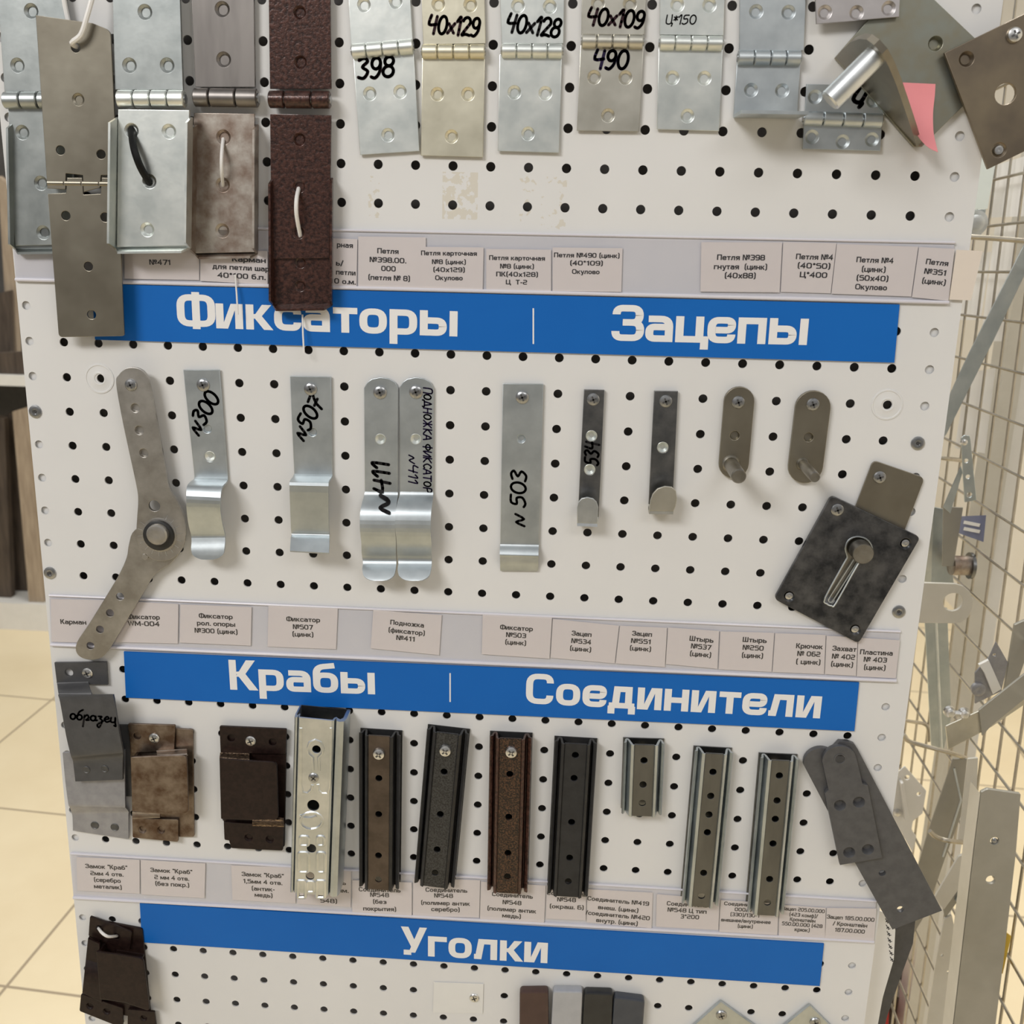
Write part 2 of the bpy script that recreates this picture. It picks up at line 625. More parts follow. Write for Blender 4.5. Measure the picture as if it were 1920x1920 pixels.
HAND = {
    '0': (.62, [ell(.3, .5, .25, .48)]),
    '1': (.36, [[(.05, .72), (.25, .98), (.22, 0)]]),
    '2': (.6, [ell(.28, .74, .22, .24, 170, -30, 8) + [(.08, .04), (.3, .08), (.56, .02)]]),
    '3': (.58, [[(.06, .9), (.3, 1), (.46, .82), (.22, .56), (.48, .34), (.3, .02), (.04, .08)]]),
    '4': (.62, [[(.14, 1), (.06, .5), (.52, .52)], [(.5, .95), (.42, 0)]]),
    '5': (.6, [[(.52, .96), (.16, .93), (.12, .56), (.4, .58), (.46, .22), (.2, 0), (.02, .1)]]),
    '7': (.6, [[(.05, .92), (.54, .96), (.28, .5), (.2, 0)], [(.1, .48), (.5, .52)]]),
    '8': (.58, [ell(.3, .76, .2, .22), ell(.27, .27, .24, .26)]),
    '9': (.58, [ell(.28, .7, .2, .27), [(.48, .75), (.46, .3), (.26, 0), (.06, .06)]]),
    'x': (.5, [[(.05, .6), (.42, .1)], [(.42, .62), (.04, .08)]]),
    '*': (.4, [[(.05, .75), (.35, .45)], [(.35, .78), (.05, .42)], [(.2, .85), (.2, .38)]]),
    'N': (.6, [[(0, 0), (.14, .55), (.34, .05), (.52, .62)]]),
    ' ': (.3, []),
    'Ц': (.66, [[(.08, .95), (.1, .1), (.5, .1), (.5, .98)], [(.5, .1), (.62, .08), (.58, -.22)]]),
    'П': (.6, [[(.06, 0), (.08, .96), (.5, .96), (.5, 0)]]),
    'О': (.6, [ell(.28, .48, .22, .42)]),
    'Д': (.7, [[(.14, .1), (.3, .95), (.5, .1)], [(.02, -.12), (.06, .1), (.6, .1), (.62, -.12)]]),
    'Н': (.6, [[(.06, 0), (.08, .96)], [(.48, 0), (.5, .96)], [(.08, .5), (.5, .5)]]),
    'Ж': (.8, [[(.04, .95), (.66, .02)], [(.66, .95), (.04, .02)], [(.35, 1), (.35, 0)]]),
    'К': (.58, [[(.08, 0), (.08, 1)], [(.48, .95), (.1, .5), (.5, 0)]]),
    'А': (.6, [[(.02, 0), (.28, .96), (.52, 0)], [(.12, .36), (.44, .36)]]),
    'Ф': (.7, [ell(.32, .55, .27, .27), [(.32, 1.05), (.32, -.05)]]),
    'И': (.6, [[(.06, .96), (.06, 0), (.5, .9), (.5, 0)]]),
    'С': (.58, [[(.5, .8), (.3, .95), (.08, .5), (.28, .03), (.5, .14)]]),
    'Т': (.6, [[(.02, .94), (.56, .94)], [(.29, .94), (.29, 0)]]),
    'Р': (.56, [[(.08, 0), (.1, .96), (.44, .9), (.44, .55), (.12, .45)]]),
    'о': (.5, [ell(.24, .28, .2, .26), [(.44, .34), (.52, .4)]]),
    'б': (.55, [ell(.26, .26, .2, .24), [(.08, .3), (.2, .75), (.5, 1.0)]]),
    'р': (.55, [[(.1, .5), (.04, -.6)], [(.08, .3), (.3, .55), (.44, .3), (.24, .04), (.5, .08)]]),
    'а': (.58, [ell(.24, .28, .2, .24), [(.44, .5), (.44, .1), (.58, .12)]]),
    'з': (.5, [[(.06, .5), (.34, .5), (.2, .3), (.4, .1), (.2, -.55), (.04, -.3), (.5, .12)]]),
    'е': (.5, [[(.06, .25), (.4, .35), (.26, .55), (.06, .28), (.24, .02), (.5, .14)]]),
    'ц': (.6, [[(.08, .5), (.08, .08), (.4, .1), (.4, .52), (.42, .06), (.5, -.3), (.36, -.25)]]),
}


def hand(parent, text, p0, p1, h_px, wmm, w, m=None, name='handwriting', slant=.12, wf=None):
    """marker handwriting along the pixel baseline p0->p1"""
    a, b = Vector(P(*p0, w)), Vector(P(*p1, w))
    d = (b - a)
    tot = sum(HAND[c][0] for c in text)
    n = Vector((-d.y, d.x)).normalized()
    scale = d.length / tot
    hh = h_px / 2730.0
    dn = d.normalized()
    mb = MB()
    x = 0
    for c in text:
        adv, strokes = HAND[c]
        for s_ in strokes:
            pts = [Vector(q).to_3d() for q in s_]
            pts = smooth(pts, 3)
            ribbon(mb, [a + dn * ((x + q.x) * scale + slant * q.y * hh) + n * q.y * hh for q in pts], wmm / 1000, w + .0001)
        x += adv
    if wf:
        mb.v = [(u, v, z + wf(u, v)) for u, v, z in mb.v]
    return link(name, mb, m or INK, parent, flat=True)


# printed sign letters: rounded bold strokes (x-height 1)
def rpath(pts, r):
    """open polyline with rounded inner corners"""
    out = [Vector(pts[0])]
    for i in range(1, len(pts) - 1):
        p, a, b = Vector(pts[i]), Vector(pts[i - 1]), Vector(pts[i + 1])
        d1, d2 = a - p, b - p
        q = min(r, d1.length * (.98 if i == 1 else .5), d2.length * (.98 if i == len(pts) - 2 else .5))
        if q < 1e-4:
            out.append(p)
            continue
        s0, s1 = p + d1.normalized() * q, p + d2.normalized() * q
        for j in range(7):
            t = j / 6
            out.append(s0 * (1 - t) ** 2 + p * 2 * t * (1 - t) + s1 * t * t)
    out.append(Vector(pts[-1]))
    return out


def rect_ring(x0, y0, x1, y1):
    m_ = (x0 + x1) / 2
    return [(m_, y0), (x1, y0), (x1, y1), (x0, y1), (x0, y0), (m_, y0)]


a_, b_, t_, l_ = .145, .885, .875, .125
SIGN = {   # advance, [(points, radius, closed)], [parallelograms]
    'Ф': (1.50, [(rect_ring(.15, .16, 1.33, 1.20), .34), ([(.74, -.06), (.74, 1.42)], 0)], []),
    'и': (1.15, [([(a_, 0), (a_, 1)], 0), ([(b_, 0), (b_, 1)], 0)], [[(.2, 0), (.45, 0), (.83, 1), (.58, 1)]]),
    'к': (1.08, [([(a_, 0), (a_, 1)], 0)], [[(.24, .44), (.62, 1), (.98, 1), (.52, .44)], [(.22, .6), (.68, 0), (1.04, 0), (.52, .66)]]),
    'с': (1.10, [([(b_, .66), (b_, t_), (a_, t_), (a_, l_), (b_, l_), (b_, .34)], .3)], []),
    'а': (1.12, [([(.1, t_), (.87, t_), (.87, 0)], .3), ([(.87, .57), (a_, .57), (a_, l_), (.87, l_)], .2)], []),
    'т': (1.02, [([(.02, t_), (.94, t_)], 0), ([(.48, 0), (.48, t_)], 0)], []),
    'о': (1.14, [(rect_ring(a_, l_, b_, t_), .32)], []),
    'р': (1.14, [([(a_, -.38), (a_, 1)], 0), ([(a_, t_), (b_, t_), (b_, l_), (a_, l_)], .3)], []),
    'ы': (1.52, [([(a_, 0), (a_, 1)], 0), ([(a_, .60), (.86, .60), (.86, l_), (a_, l_)], .24), ([(1.26, 0), (1.26, 1)], 0)], []),
    'З': (1.22, [([(.12, 1.02), (.12, 1.26), (.98, 1.26), (.98, .72), (.36, .72)], .3), ([(.36, .72), (1.02, .72), (1.02, .13), (.1, .13), (.1, .38)], .3)], []),
    'ц': (1.18, [([(a_, 1), (a_, l_), (1.08, l_), (1.08, -.26)], 0), ([(b_, 1), (b_, 0)], 0)], []),
    'е': (1.12, [([(.29, .5), (b_, .5), (b_, t_), (a_, t_), (a_, l_), (b_, l_), (b_, .34)], .28)], []),
    'п': (1.15, [([(a_, 0), (a_, t_), (b_, t_), (b_, 0)], 0)], []),
    'К': (1.22, [([(a_, 0), (a_, 1.4)], 0)], [[(.26, .62), (.72, 1.4), (1.1, 1.4), (.58, .62)], [(.24, .84), (.80, 0), (1.18, 0), (.58, .9)]]),
    'б': (1.14, [(rect_ring(a_, l_, b_, .82), .3), ([(a_, .4), (a_, 1.18), (.9, 1.28)], .3)], []),
    'С': (1.32, [([(1.05, .98), (1.05, 1.27), (.16, 1.27), (.16, .13), (1.05, .13), (1.05, .42)], .36)], []),
    'д': (1.24, [([(.30, l_), (.36, t_), (.86, t_), (.86, l_)], 0), ([(.02, l_), (1.12, l_)], 0), ([(.13, .1), (.13, -.26)], 0), ([(1.01, .1), (1.01, -.26)], 0)], []),
    'н': (1.15, [([(a_, 0), (a_, 1)], 0), ([(b_, 0), (b_, 1)], 0), ([(a_, .5), (b_, .5)], 0)], []),
    'л': (1.16, [([(.0, .13), (.2, .13), (.32, t_), (.88, t_), (.88, 0)], 0)], []),
    'У': (1.22, [([(.12, .14), (.46, .14)], 0)], [[(.0, 1.4), (.34, 1.4), (.76, .42), (.46, .42)], [(.84, 1.4), (1.17, 1.4), (.64, .14), (.34, .14)]]),
    'г': (.92, [([(a_, 0), (a_, t_), (.84, t_)], 0)], []),
}


c_ = 1.27
SIGN.update({
    'П': (1.32, [([(.15, 0), (.15, c_), (1.05, c_), (1.05, 0)], 0)], []),
    'О': (1.42, [(rect_ring(.15, .13, 1.17, c_), .36)], []),
    'Ш': (1.62, [([(.15, 1.4), (.15, .13), (1.35, .13), (1.35, 1.4)], 0), ([(.75, .13), (.75, 1.4)], 0)], []),
    'Ц': (1.40, [([(.15, 1.4), (.15, .13), (1.24, .13), (1.24, -.26)], 0), ([(1.02, .13), (1.02, 1.4)], 0)], []),
    'Т': (1.22, [([(.02, c_), (1.10, c_)], 0), ([(.56, 0), (.56, c_)], 0)], []),
    'Б': (1.22, [([(1.0, c_), (.15, c_), (.15, .13), (1.03, .13), (1.03, .78), (.15, .78)], .2)], []),
    'W': (1.66, [([(.1, 1.4), (.42, .1), (.78, 1.25), (1.14, .1), (1.46, 1.4)], 0)], []),
    'M': (1.56, [([(.15, 0), (.15, 1.4)], 0), ([(.2, 1.3), (.72, .35), (1.24, 1.3)], 0), ([(1.29, 0), (1.29, 1.4)], 0)], []),
    '№': (1.86, [([(.12, 0), (.12, 1.4)], 0), ([(.92, 0), (.92, 1.4)], 0), (rect_ring(1.24, .72, 1.66, 1.27), .2), ([(1.14, .38), (1.74, .38)], 0)], [[(.1, 1.4), (.36, 1.4), (.94, 0), (.68, 0)]]),
    '0': (1.30, [(rect_ring(.15, .13, 1.04, c_), .34)], []),
    '1': (.86, [([(.08, 1.02), (.5, 1.25), (.5, 0)], 0)], []),
    '2': (1.26, [([(.1, c_), (1.0, c_), (1.0, .70), (.15, .70), (.15, .13), (1.1, .13)], .26)], []),
    '3': (1.22, [([(.1, c_), (1.0, c_), (1.0, .72), (.3, .72)], .26), ([(.3, .72), (1.0, .72), (1.0, .13), (.08, .13)], .26)], []),
    '4': (1.26, [([(.80, 0), (.80, 1.3), (.14, .46), (1.12, .46)], 0)], []),
    '5': (1.24, [([(1.04, c_), (.16, c_), (.16, .80), (1.02, .80), (1.02, .13), (.08, .13)], .2)], []),
    '6': (1.24, [([(1.0, c_), (.15, c_), (.15, .13), (1.02, .13), (1.02, .76), (.15, .76)], .28)], []),
    '7': (1.16, [([(.06, c_), (1.02, c_), (.44, 0)], 0)], []),
    '8': (1.26, [(rect_ring(.15, .13, 1.04, .72), .22), (rect_ring(.18, .72, 1.0, c_), .22)], []),
    '9': (1.24, [([(.12, .13), (1.02, .13), (1.02, c_), (.15, c_), (.15, .64), (1.02, .64)], .28)], []),
    '(': (.62, [([(.5, 1.48), (.2, 1.3), (.2, .04), (.5, -.16)], .2)], []),
    ')': (.62, [([(.08, 1.48), (.38, 1.3), (.38, .04), (.08, -.16)], .2)], []),
    '.': (.42, [([(.2, 0), (.2, .27)], 0)], []),
    ',': (.42, [([(.24, .26), (.14, -.2)], 0)], []),
    '-': (.72, [([(.06, .55), (.6, .55)], 0)], []),
    '/': (.80, [([(.1, -.1), (.66, 1.45)], 0)], []),
    '"': (.66, [([(.18, 1.0), (.18, 1.4)], 0), ([(.46, 1.0), (.46, 1.4)], 0)], []),
    '*': (.74, [([(.1, .95), (.58, 1.25)], 0), ([(.1, 1.25), (.58, .95)], 0), ([(.34, .85), (.34, 1.38)], 0)], []),
    ' ': (.62, [], []),
    'я': (1.14, [([(b_, 0), (b_, 1)], 0), ([(b_, t_), (a_, t_), (a_, .48), (b_, .48)], .2)], [[(.06, 0), (.38, 0), (.72, .5), (.42, .5)]]),
    'ч': (1.12, [([(a_, 1), (a_, .44), (b_, .44)], .26), ([(b_, 0), (b_, 1)], 0)], []),
    'в': (1.12, [(rect_ring(a_, l_, b_, .5), .16), (rect_ring(a_, .5, .83, t_), .16)], []),
    'м': (1.40, [([(a_, 0), (a_, 1)], 0), ([(.2, .95), (.66, .2), (1.10, .95)], 0), ([(1.15, 0), (1.15, 1)], 0)], []),
    'з': (1.08, [([(.1, t_), (b_, t_), (b_, .52), (.34, .52)], .2), ([(.34, .52), (b_, .52), (b_, l_), (.1, l_)], .2)], []),
    'й': (1.15, [([(a_, 0), (a_, 1)], 0), ([(b_, 0), (b_, 1)], 0), ([(.3, 1.26), (.74, 1.26)], 0)], [[(.2, 0), (.45, 0), (.83, 1), (.58, 1)]]),
    'ь': (1.08, [([(a_, 0), (a_, 1)], 0), ([(a_, .60), (.86, .60), (.86, l_), (a_, l_)], .24)], []),
    'ж': (1.46, [([(.70, 0), (.70, 1)], 0), ([(.08, 1), (.66, .5), (.08, 0)], 0), ([(1.32, 1), (.74, .5), (1.32, 0)], 0)], []),
    'ш': (1.44, [([(a_, 1), (a_, l_), (1.2, l_), (1.2, 1)], 0), ([(.67, l_), (.67, 1)], 0)], []),
    'х': (1.08, [([(.12, 1), (.92, 0)], 0), ([(.92, 1), (.12, 0)], 0)], []),
    'ф': (1.40, [(rect_ring(a_, l_, 1.18, t_), .3), ([(.66, -.36), (.66, 1.36)], 0)], []),
    'у': (1.08, [([(.12, 1), (.55, .1)], 0), ([(.95, 1), (.5, -.26), (.14, -.26)], 0)], []),
    'ю': (1.56, [([(a_, 0), (a_, 1)], 0), ([(a_, .5), (.6, .5)], 0), (rect_ring(.58, l_, 1.3, t_), .28)], []),
})


def stroke_text(mb, text, a, dn, n, sx, sy, w, each=None):
    x = 0
    lay = 0
    for c in text:
        if each:
            mb = MB()
        adv, paths, polys = SIGN[c]

        def T(q):
            r = a + dn * ((x + q[0]) * sx) + n * (q[1] * sy)
            return (r.x, r.y)
        for pts, rad in paths:
            lay = (lay + 1) % 6
            wl = w + lay * 1.2e-5
            pl = rpath(pts, rad)
            closed = (Vector(pts[0]) - Vector(pts[-1])).length < 1e-6
            k = len(pl)
            L, R = [], []
            for i in range(k):
                if closed:
                    d0, d1 = (pl[i] - pl[i - 1] if i else pl[-1] - pl[-2]), (pl[i + 1] - pl[i] if i < k - 1 else pl[1] - pl[0])
                else:
                    d0 = pl[i] - pl[i - 1] if i else pl[1] - pl[0]
                    d1 = pl[i + 1] - pl[i] if i < k - 1 else d0
                d0, d1 = d0.normalized(), d1.normalized()
                n0, n1 = Vector((-d0.y, d0.x)), Vector((-d1.y, d1.x))
                m_ = (n0 + n1)
                m_ = m_ / max(.3, (1 + n0.dot(n1)))
                th = Vector((.150 * m_.x, .125 * m_.y))
                L.append(pl[i] + th)
                R.append(pl[i] - th)
            for i in range(k - 1):
                mb.quad(*[(*T(q), wl) for q in (R[i], R[i + 1], L[i + 1], L[i])])
        for po in polys:
            lay = (lay + 1) % 6
            mb.quad(*[(*T(q), w + lay * 1.2e-5) for q in po])
        if each:
            link('letter', mb, WPRINT, each, flat=True)
        x += adv


def sign_text(parent, text, p0, p1, xh_px, w):
    a, b = Vector(P(*p0, w)), Vector(P(*p1, w))
    d = b - a
    sx = d.length / (sum(SIGN[c][0] for c in text) - .12)
    dn = d.normalized()
    n = Vector((-dn.y, dn.x))
    mx, my = (p0[0] + p1[0]) / 2, (p0[1] + p1[1]) / 2
    sy = (Vector(P(mx, my - xh_px, w)) - Vector(P(mx, my, w))).length
    stroke_text(None, text, a, dn, n, sx, sy, w, parent)


def print_line(mb, text, c, cap_px, w, dirpx, wpx):
    """centre pixel c, cap height in px, baseline direction in px, line width in px"""
    q = Vector(P(c[0], c[1], w))
    dn = (Vector(P(c[0] + dirpx[0], c[1] + dirpx[1], w)) - q).normalized()
    n = Vector((-dn.y, dn.x))
    sy = (Vector(P(c[0], c[1] - cap_px, w)) - q).length / 1.4
    full = (Vector(P(c[0] + wpx, c[1], w)) - q).length
    sx = full / (sum(SIGN[ch][0] for ch in text) - .12)
    stroke_text(mb, text, q - dn * full / 2 - n * sy * .7, dn, n, sx, sy, w)


CARDN = [0]


def label_card(name, label, quad, lines, cap, w=.0022, m=None, cat='price label', group=None, widths=None):
    """paper card quad (px TL TR BR BL) with printed lines [(text, cx, cy, width px)]"""
    CARDN[0] += 1
    w += (CARDN[0] % 3) * .00012
    pts = UV(quad, w)
    o = link(name, MB().prism(pts, w - .0003, w), m or PAPER)
    tag(o, label, cat, group)
    if lines:
        mb = MB()
        dx, dy = quad[2][0] - quad[3][0], quad[2][1] - quad[3][1]
        for t, cx, cy, wd_ in lines:
            print_line(mb, t, (cx, cy), cap, w + .0001, (dx, dy), wd_)
        link('printed_text', mb, PRINT, o, flat=True)
    return o

# ================================================================== SETTING
structure('floor', MB().box(-5, 4, -Z0 - .02, -Z0, -7, 3), FLOOR)
structure('wall_right', MB().box(1.95, 2.0, -Z0, .9, -6.5, 1.5), WALLC)
structure('wall_back', MB().box(-4.9, 1.95, -Z0, .9, -6.6, -6.5), WALLC)

# ------------------------------------------------------------------ pegboard
board = thing('pegboard_display', 'tall white perforated metal display board carrying hinges and brackets', 'pegboard', (960, 960), 0)
UL, UR, VT, VB = -.006, .6405, .31, -1.337
mb = MB()
HR = .0031
NS = 16
for c in range(26):
    for r in range(-11, 34):
        cu_, cv_ = c * .025, -r * .025
        x0, x1 = max(cu_ - .0125, UL), min(cu_ + .0125, UR) if c < 25 else UR
        y0, y1 = cv_ - .0125, cv_ + .0125
        vs = []
        for j in range(NS):
            a = 2 * math.pi * j / NS + math.pi / 4
            vs.append((cu_ + HR * math.cos(a), cv_ + HR * math.sin(a), 0))
        for j in range(NS):
            a = 2 * math.pi * j / NS + math.pi / 4
            ca, sa = math.cos(a), math.sin(a)
            if j % 4 == 0:
                q = ((x1 if ca > 0 else x0), (y1 if sa > 0 else y0))
            else:
                kx = ((x1 - cu_) / ca if ca > 1e-6 else (x0 - cu_) / ca if ca < -1e-6 else 9)
                ky = ((y1 - cv_) / sa if sa > 1e-6 else (y0 - cv_) / sa if sa < -1e-6 else 9)
                k_ = min(kx, ky)
                q = (cu_ + ca * k_, cv_ + sa * k_)
            vs.append((*q, 0))
        vs += [(v[0], v[1], -.0012) for v in vs[:NS]]
        fs = []
        for j in range(NS):
            k_ = (j + 1) % NS
            fs.append((j, NS + j, NS + k_, k_))
            fs.append((j, k_, 2 * NS + k_, 2 * NS + j))
        mb.add(vs, fs)
vb = -33.5 * .025
mb.quad((UL, VB, 0), (UR, VB, 0), (UR, vb, 0), (UL, vb, 0))
mb.quad((UL, 11.5 * .025, 0), (UR, 11.5 * .025, 0), (UR, VT, 0), (UL, VT, 0))
link('perforated_panel', mb, BOARD, board)
fr = MB()
fr.box(UL, UL + .0012, VB, VT, -.032, -.0002)
fr.box(UR - .0012, UR, VB, VT, -.032, -.0002)
fr.box(UL, UR, VT - .0012, VT, -.032, -.0002)
fr.box(UL + .0012, .009, VB, VT - .0012, -.0032, -.0022)
fr.box(.616, UR - .0012, VB, VT - .0012, -.0032, -.0022)
link('folded_edge', fr, BOARD, board)
link('back_panel', MB().box(UL + .0012, UR - .0012, VB, VT - .0012, -.033, -.031), HARDB, board)
link('base_plinth', MB().box(UL, UR, -Z0, VB, -.30, .02), WPNT, board)


def rivet(px):
    u, v = P(*px)
    o = link('rivet', MB().lathe((u, v, 0), [(.0048, 0), (.0046, .0009), (.0030, .0014), (.0018, .0012), (.0016, .0004), (.00001, .0003)]), SCRD, board)
    link('rivet_hole', MB().lathe((u, v, .00035), [(.0014, 0), (.00001, .0003)], n=12), DARK, o)


for q in (Q('M1', (200, 395)), Q('M1', (282, 1302)), Q('M3', (1322, 573)), Q('M3', (1215, 1520))):
    rivet(q)
for q in ((186.7, 710), (1663.3, 758.7)):
    u, v = P(*q)
    wm = MB().lathe((u, v, 0), [(.0108, 0), (.0106, .0005), (.0096, .0006), (.0092, .0002), (.0050, .0002), (.0044, .0005), (.0036, .0004), (.0034, .0001)], n=28)
    wm.f.pop()
    link('washer', wm, BOARD, board)

# ------------------------------------------------------------------ strips
def strip(label, tl, tr, br, bl):
    w = .0012
    q = UV([tl, tr, br, bl], w)
    o = link('label_strip', MB().prism(q, .0003, w), STRIP)
    tag(o, label, 'label holder', 'label strips under the display rows')

    def rail(nm, a, b, r):
        ua, ub = P(*a, w), P(*b, w)
        link(nm, MB().tube([(*ua, w + r * .5), (*ub, w + r * .5)], r, 10), CLEARW, o)
    link('clear_cover', MB().prism(UV([(tl[0], tl[1] + 6), (tr[0], tr[1] + 6), (br[0], br[1] - 10), (bl[0], bl[1] - 10)], .0030), .0027, .0030), CLEAR, o)
    rail('upper_lip', (tl[0], tl[1] + 2), (tr[0], tr[1] + 2), .0009)
    rail('lower_lip', (bl[0], bl[1] - 4), (br[0], br[1] - 4), .0013)
    return o


strip('grey plastic label strip above the Фиксаторы | Зацепы sign', (22, 417), (1790, 453), (1778, 571), (30, 528))
strip('grey plastic label strip above the Крабы | Соединители sign', (92.5, 1114), (1688, 1182), (1680, 1280), (96, 1212))
strip('grey plastic label strip above the Уголки sign', (133, 1598), (1643, 1687), (1638, 1769), (138, 1686))


def sign(label, quad, words, div=None):
    w = .0016
    o = link('sign', MB().prism(UV(quad, w), .0004, w), BLUE)
    tag(o, label, 'sign', 'blue section signs')
    for t, p0, p1, xh in words:
        sign_text(o, t, p0, p1, xh, w + .00015)
    if div:
        a, b = P(*div[0], w), P(*div[1], w)
        link('divider_line', MB().prism([(a[0] - .0005, a[1]), (a[0] + .0005, a[1]), (b[0] + .0005, b[1]), (b[0] - .0005, b[1])], w, w + .00015), WPRINT, o)
    return o


sign('blue sign with white lettering Фиксаторы | Зацепы', [(172, 532), (1687, 571), (1677, 680), (178, 637)],
     [('Фиксаторы', (333, 613), (857, 631), 47), ('Зацепы', (1148, 639), (1512, 647), 49)], ((1000, 578), (1000, 645)))
sign('blue sign with white lettering Крабы | Соединители', [(232, 1222), (1611, 1280), (1602, 1371), (236, 1308)],
     [('Крабы', (432, 1293), (703, 1302), 40), ('Соединители', (985, 1319), (1537, 1347), 41)], ((844, 1262), (844, 1316)))
sign('blue sign with white lettering Уголки', [(262, 1694), (1545, 1770), (1537, 1849), (266, 1767)],
     [('Уголки', (752, 1790), (1026, 1806), 38)])

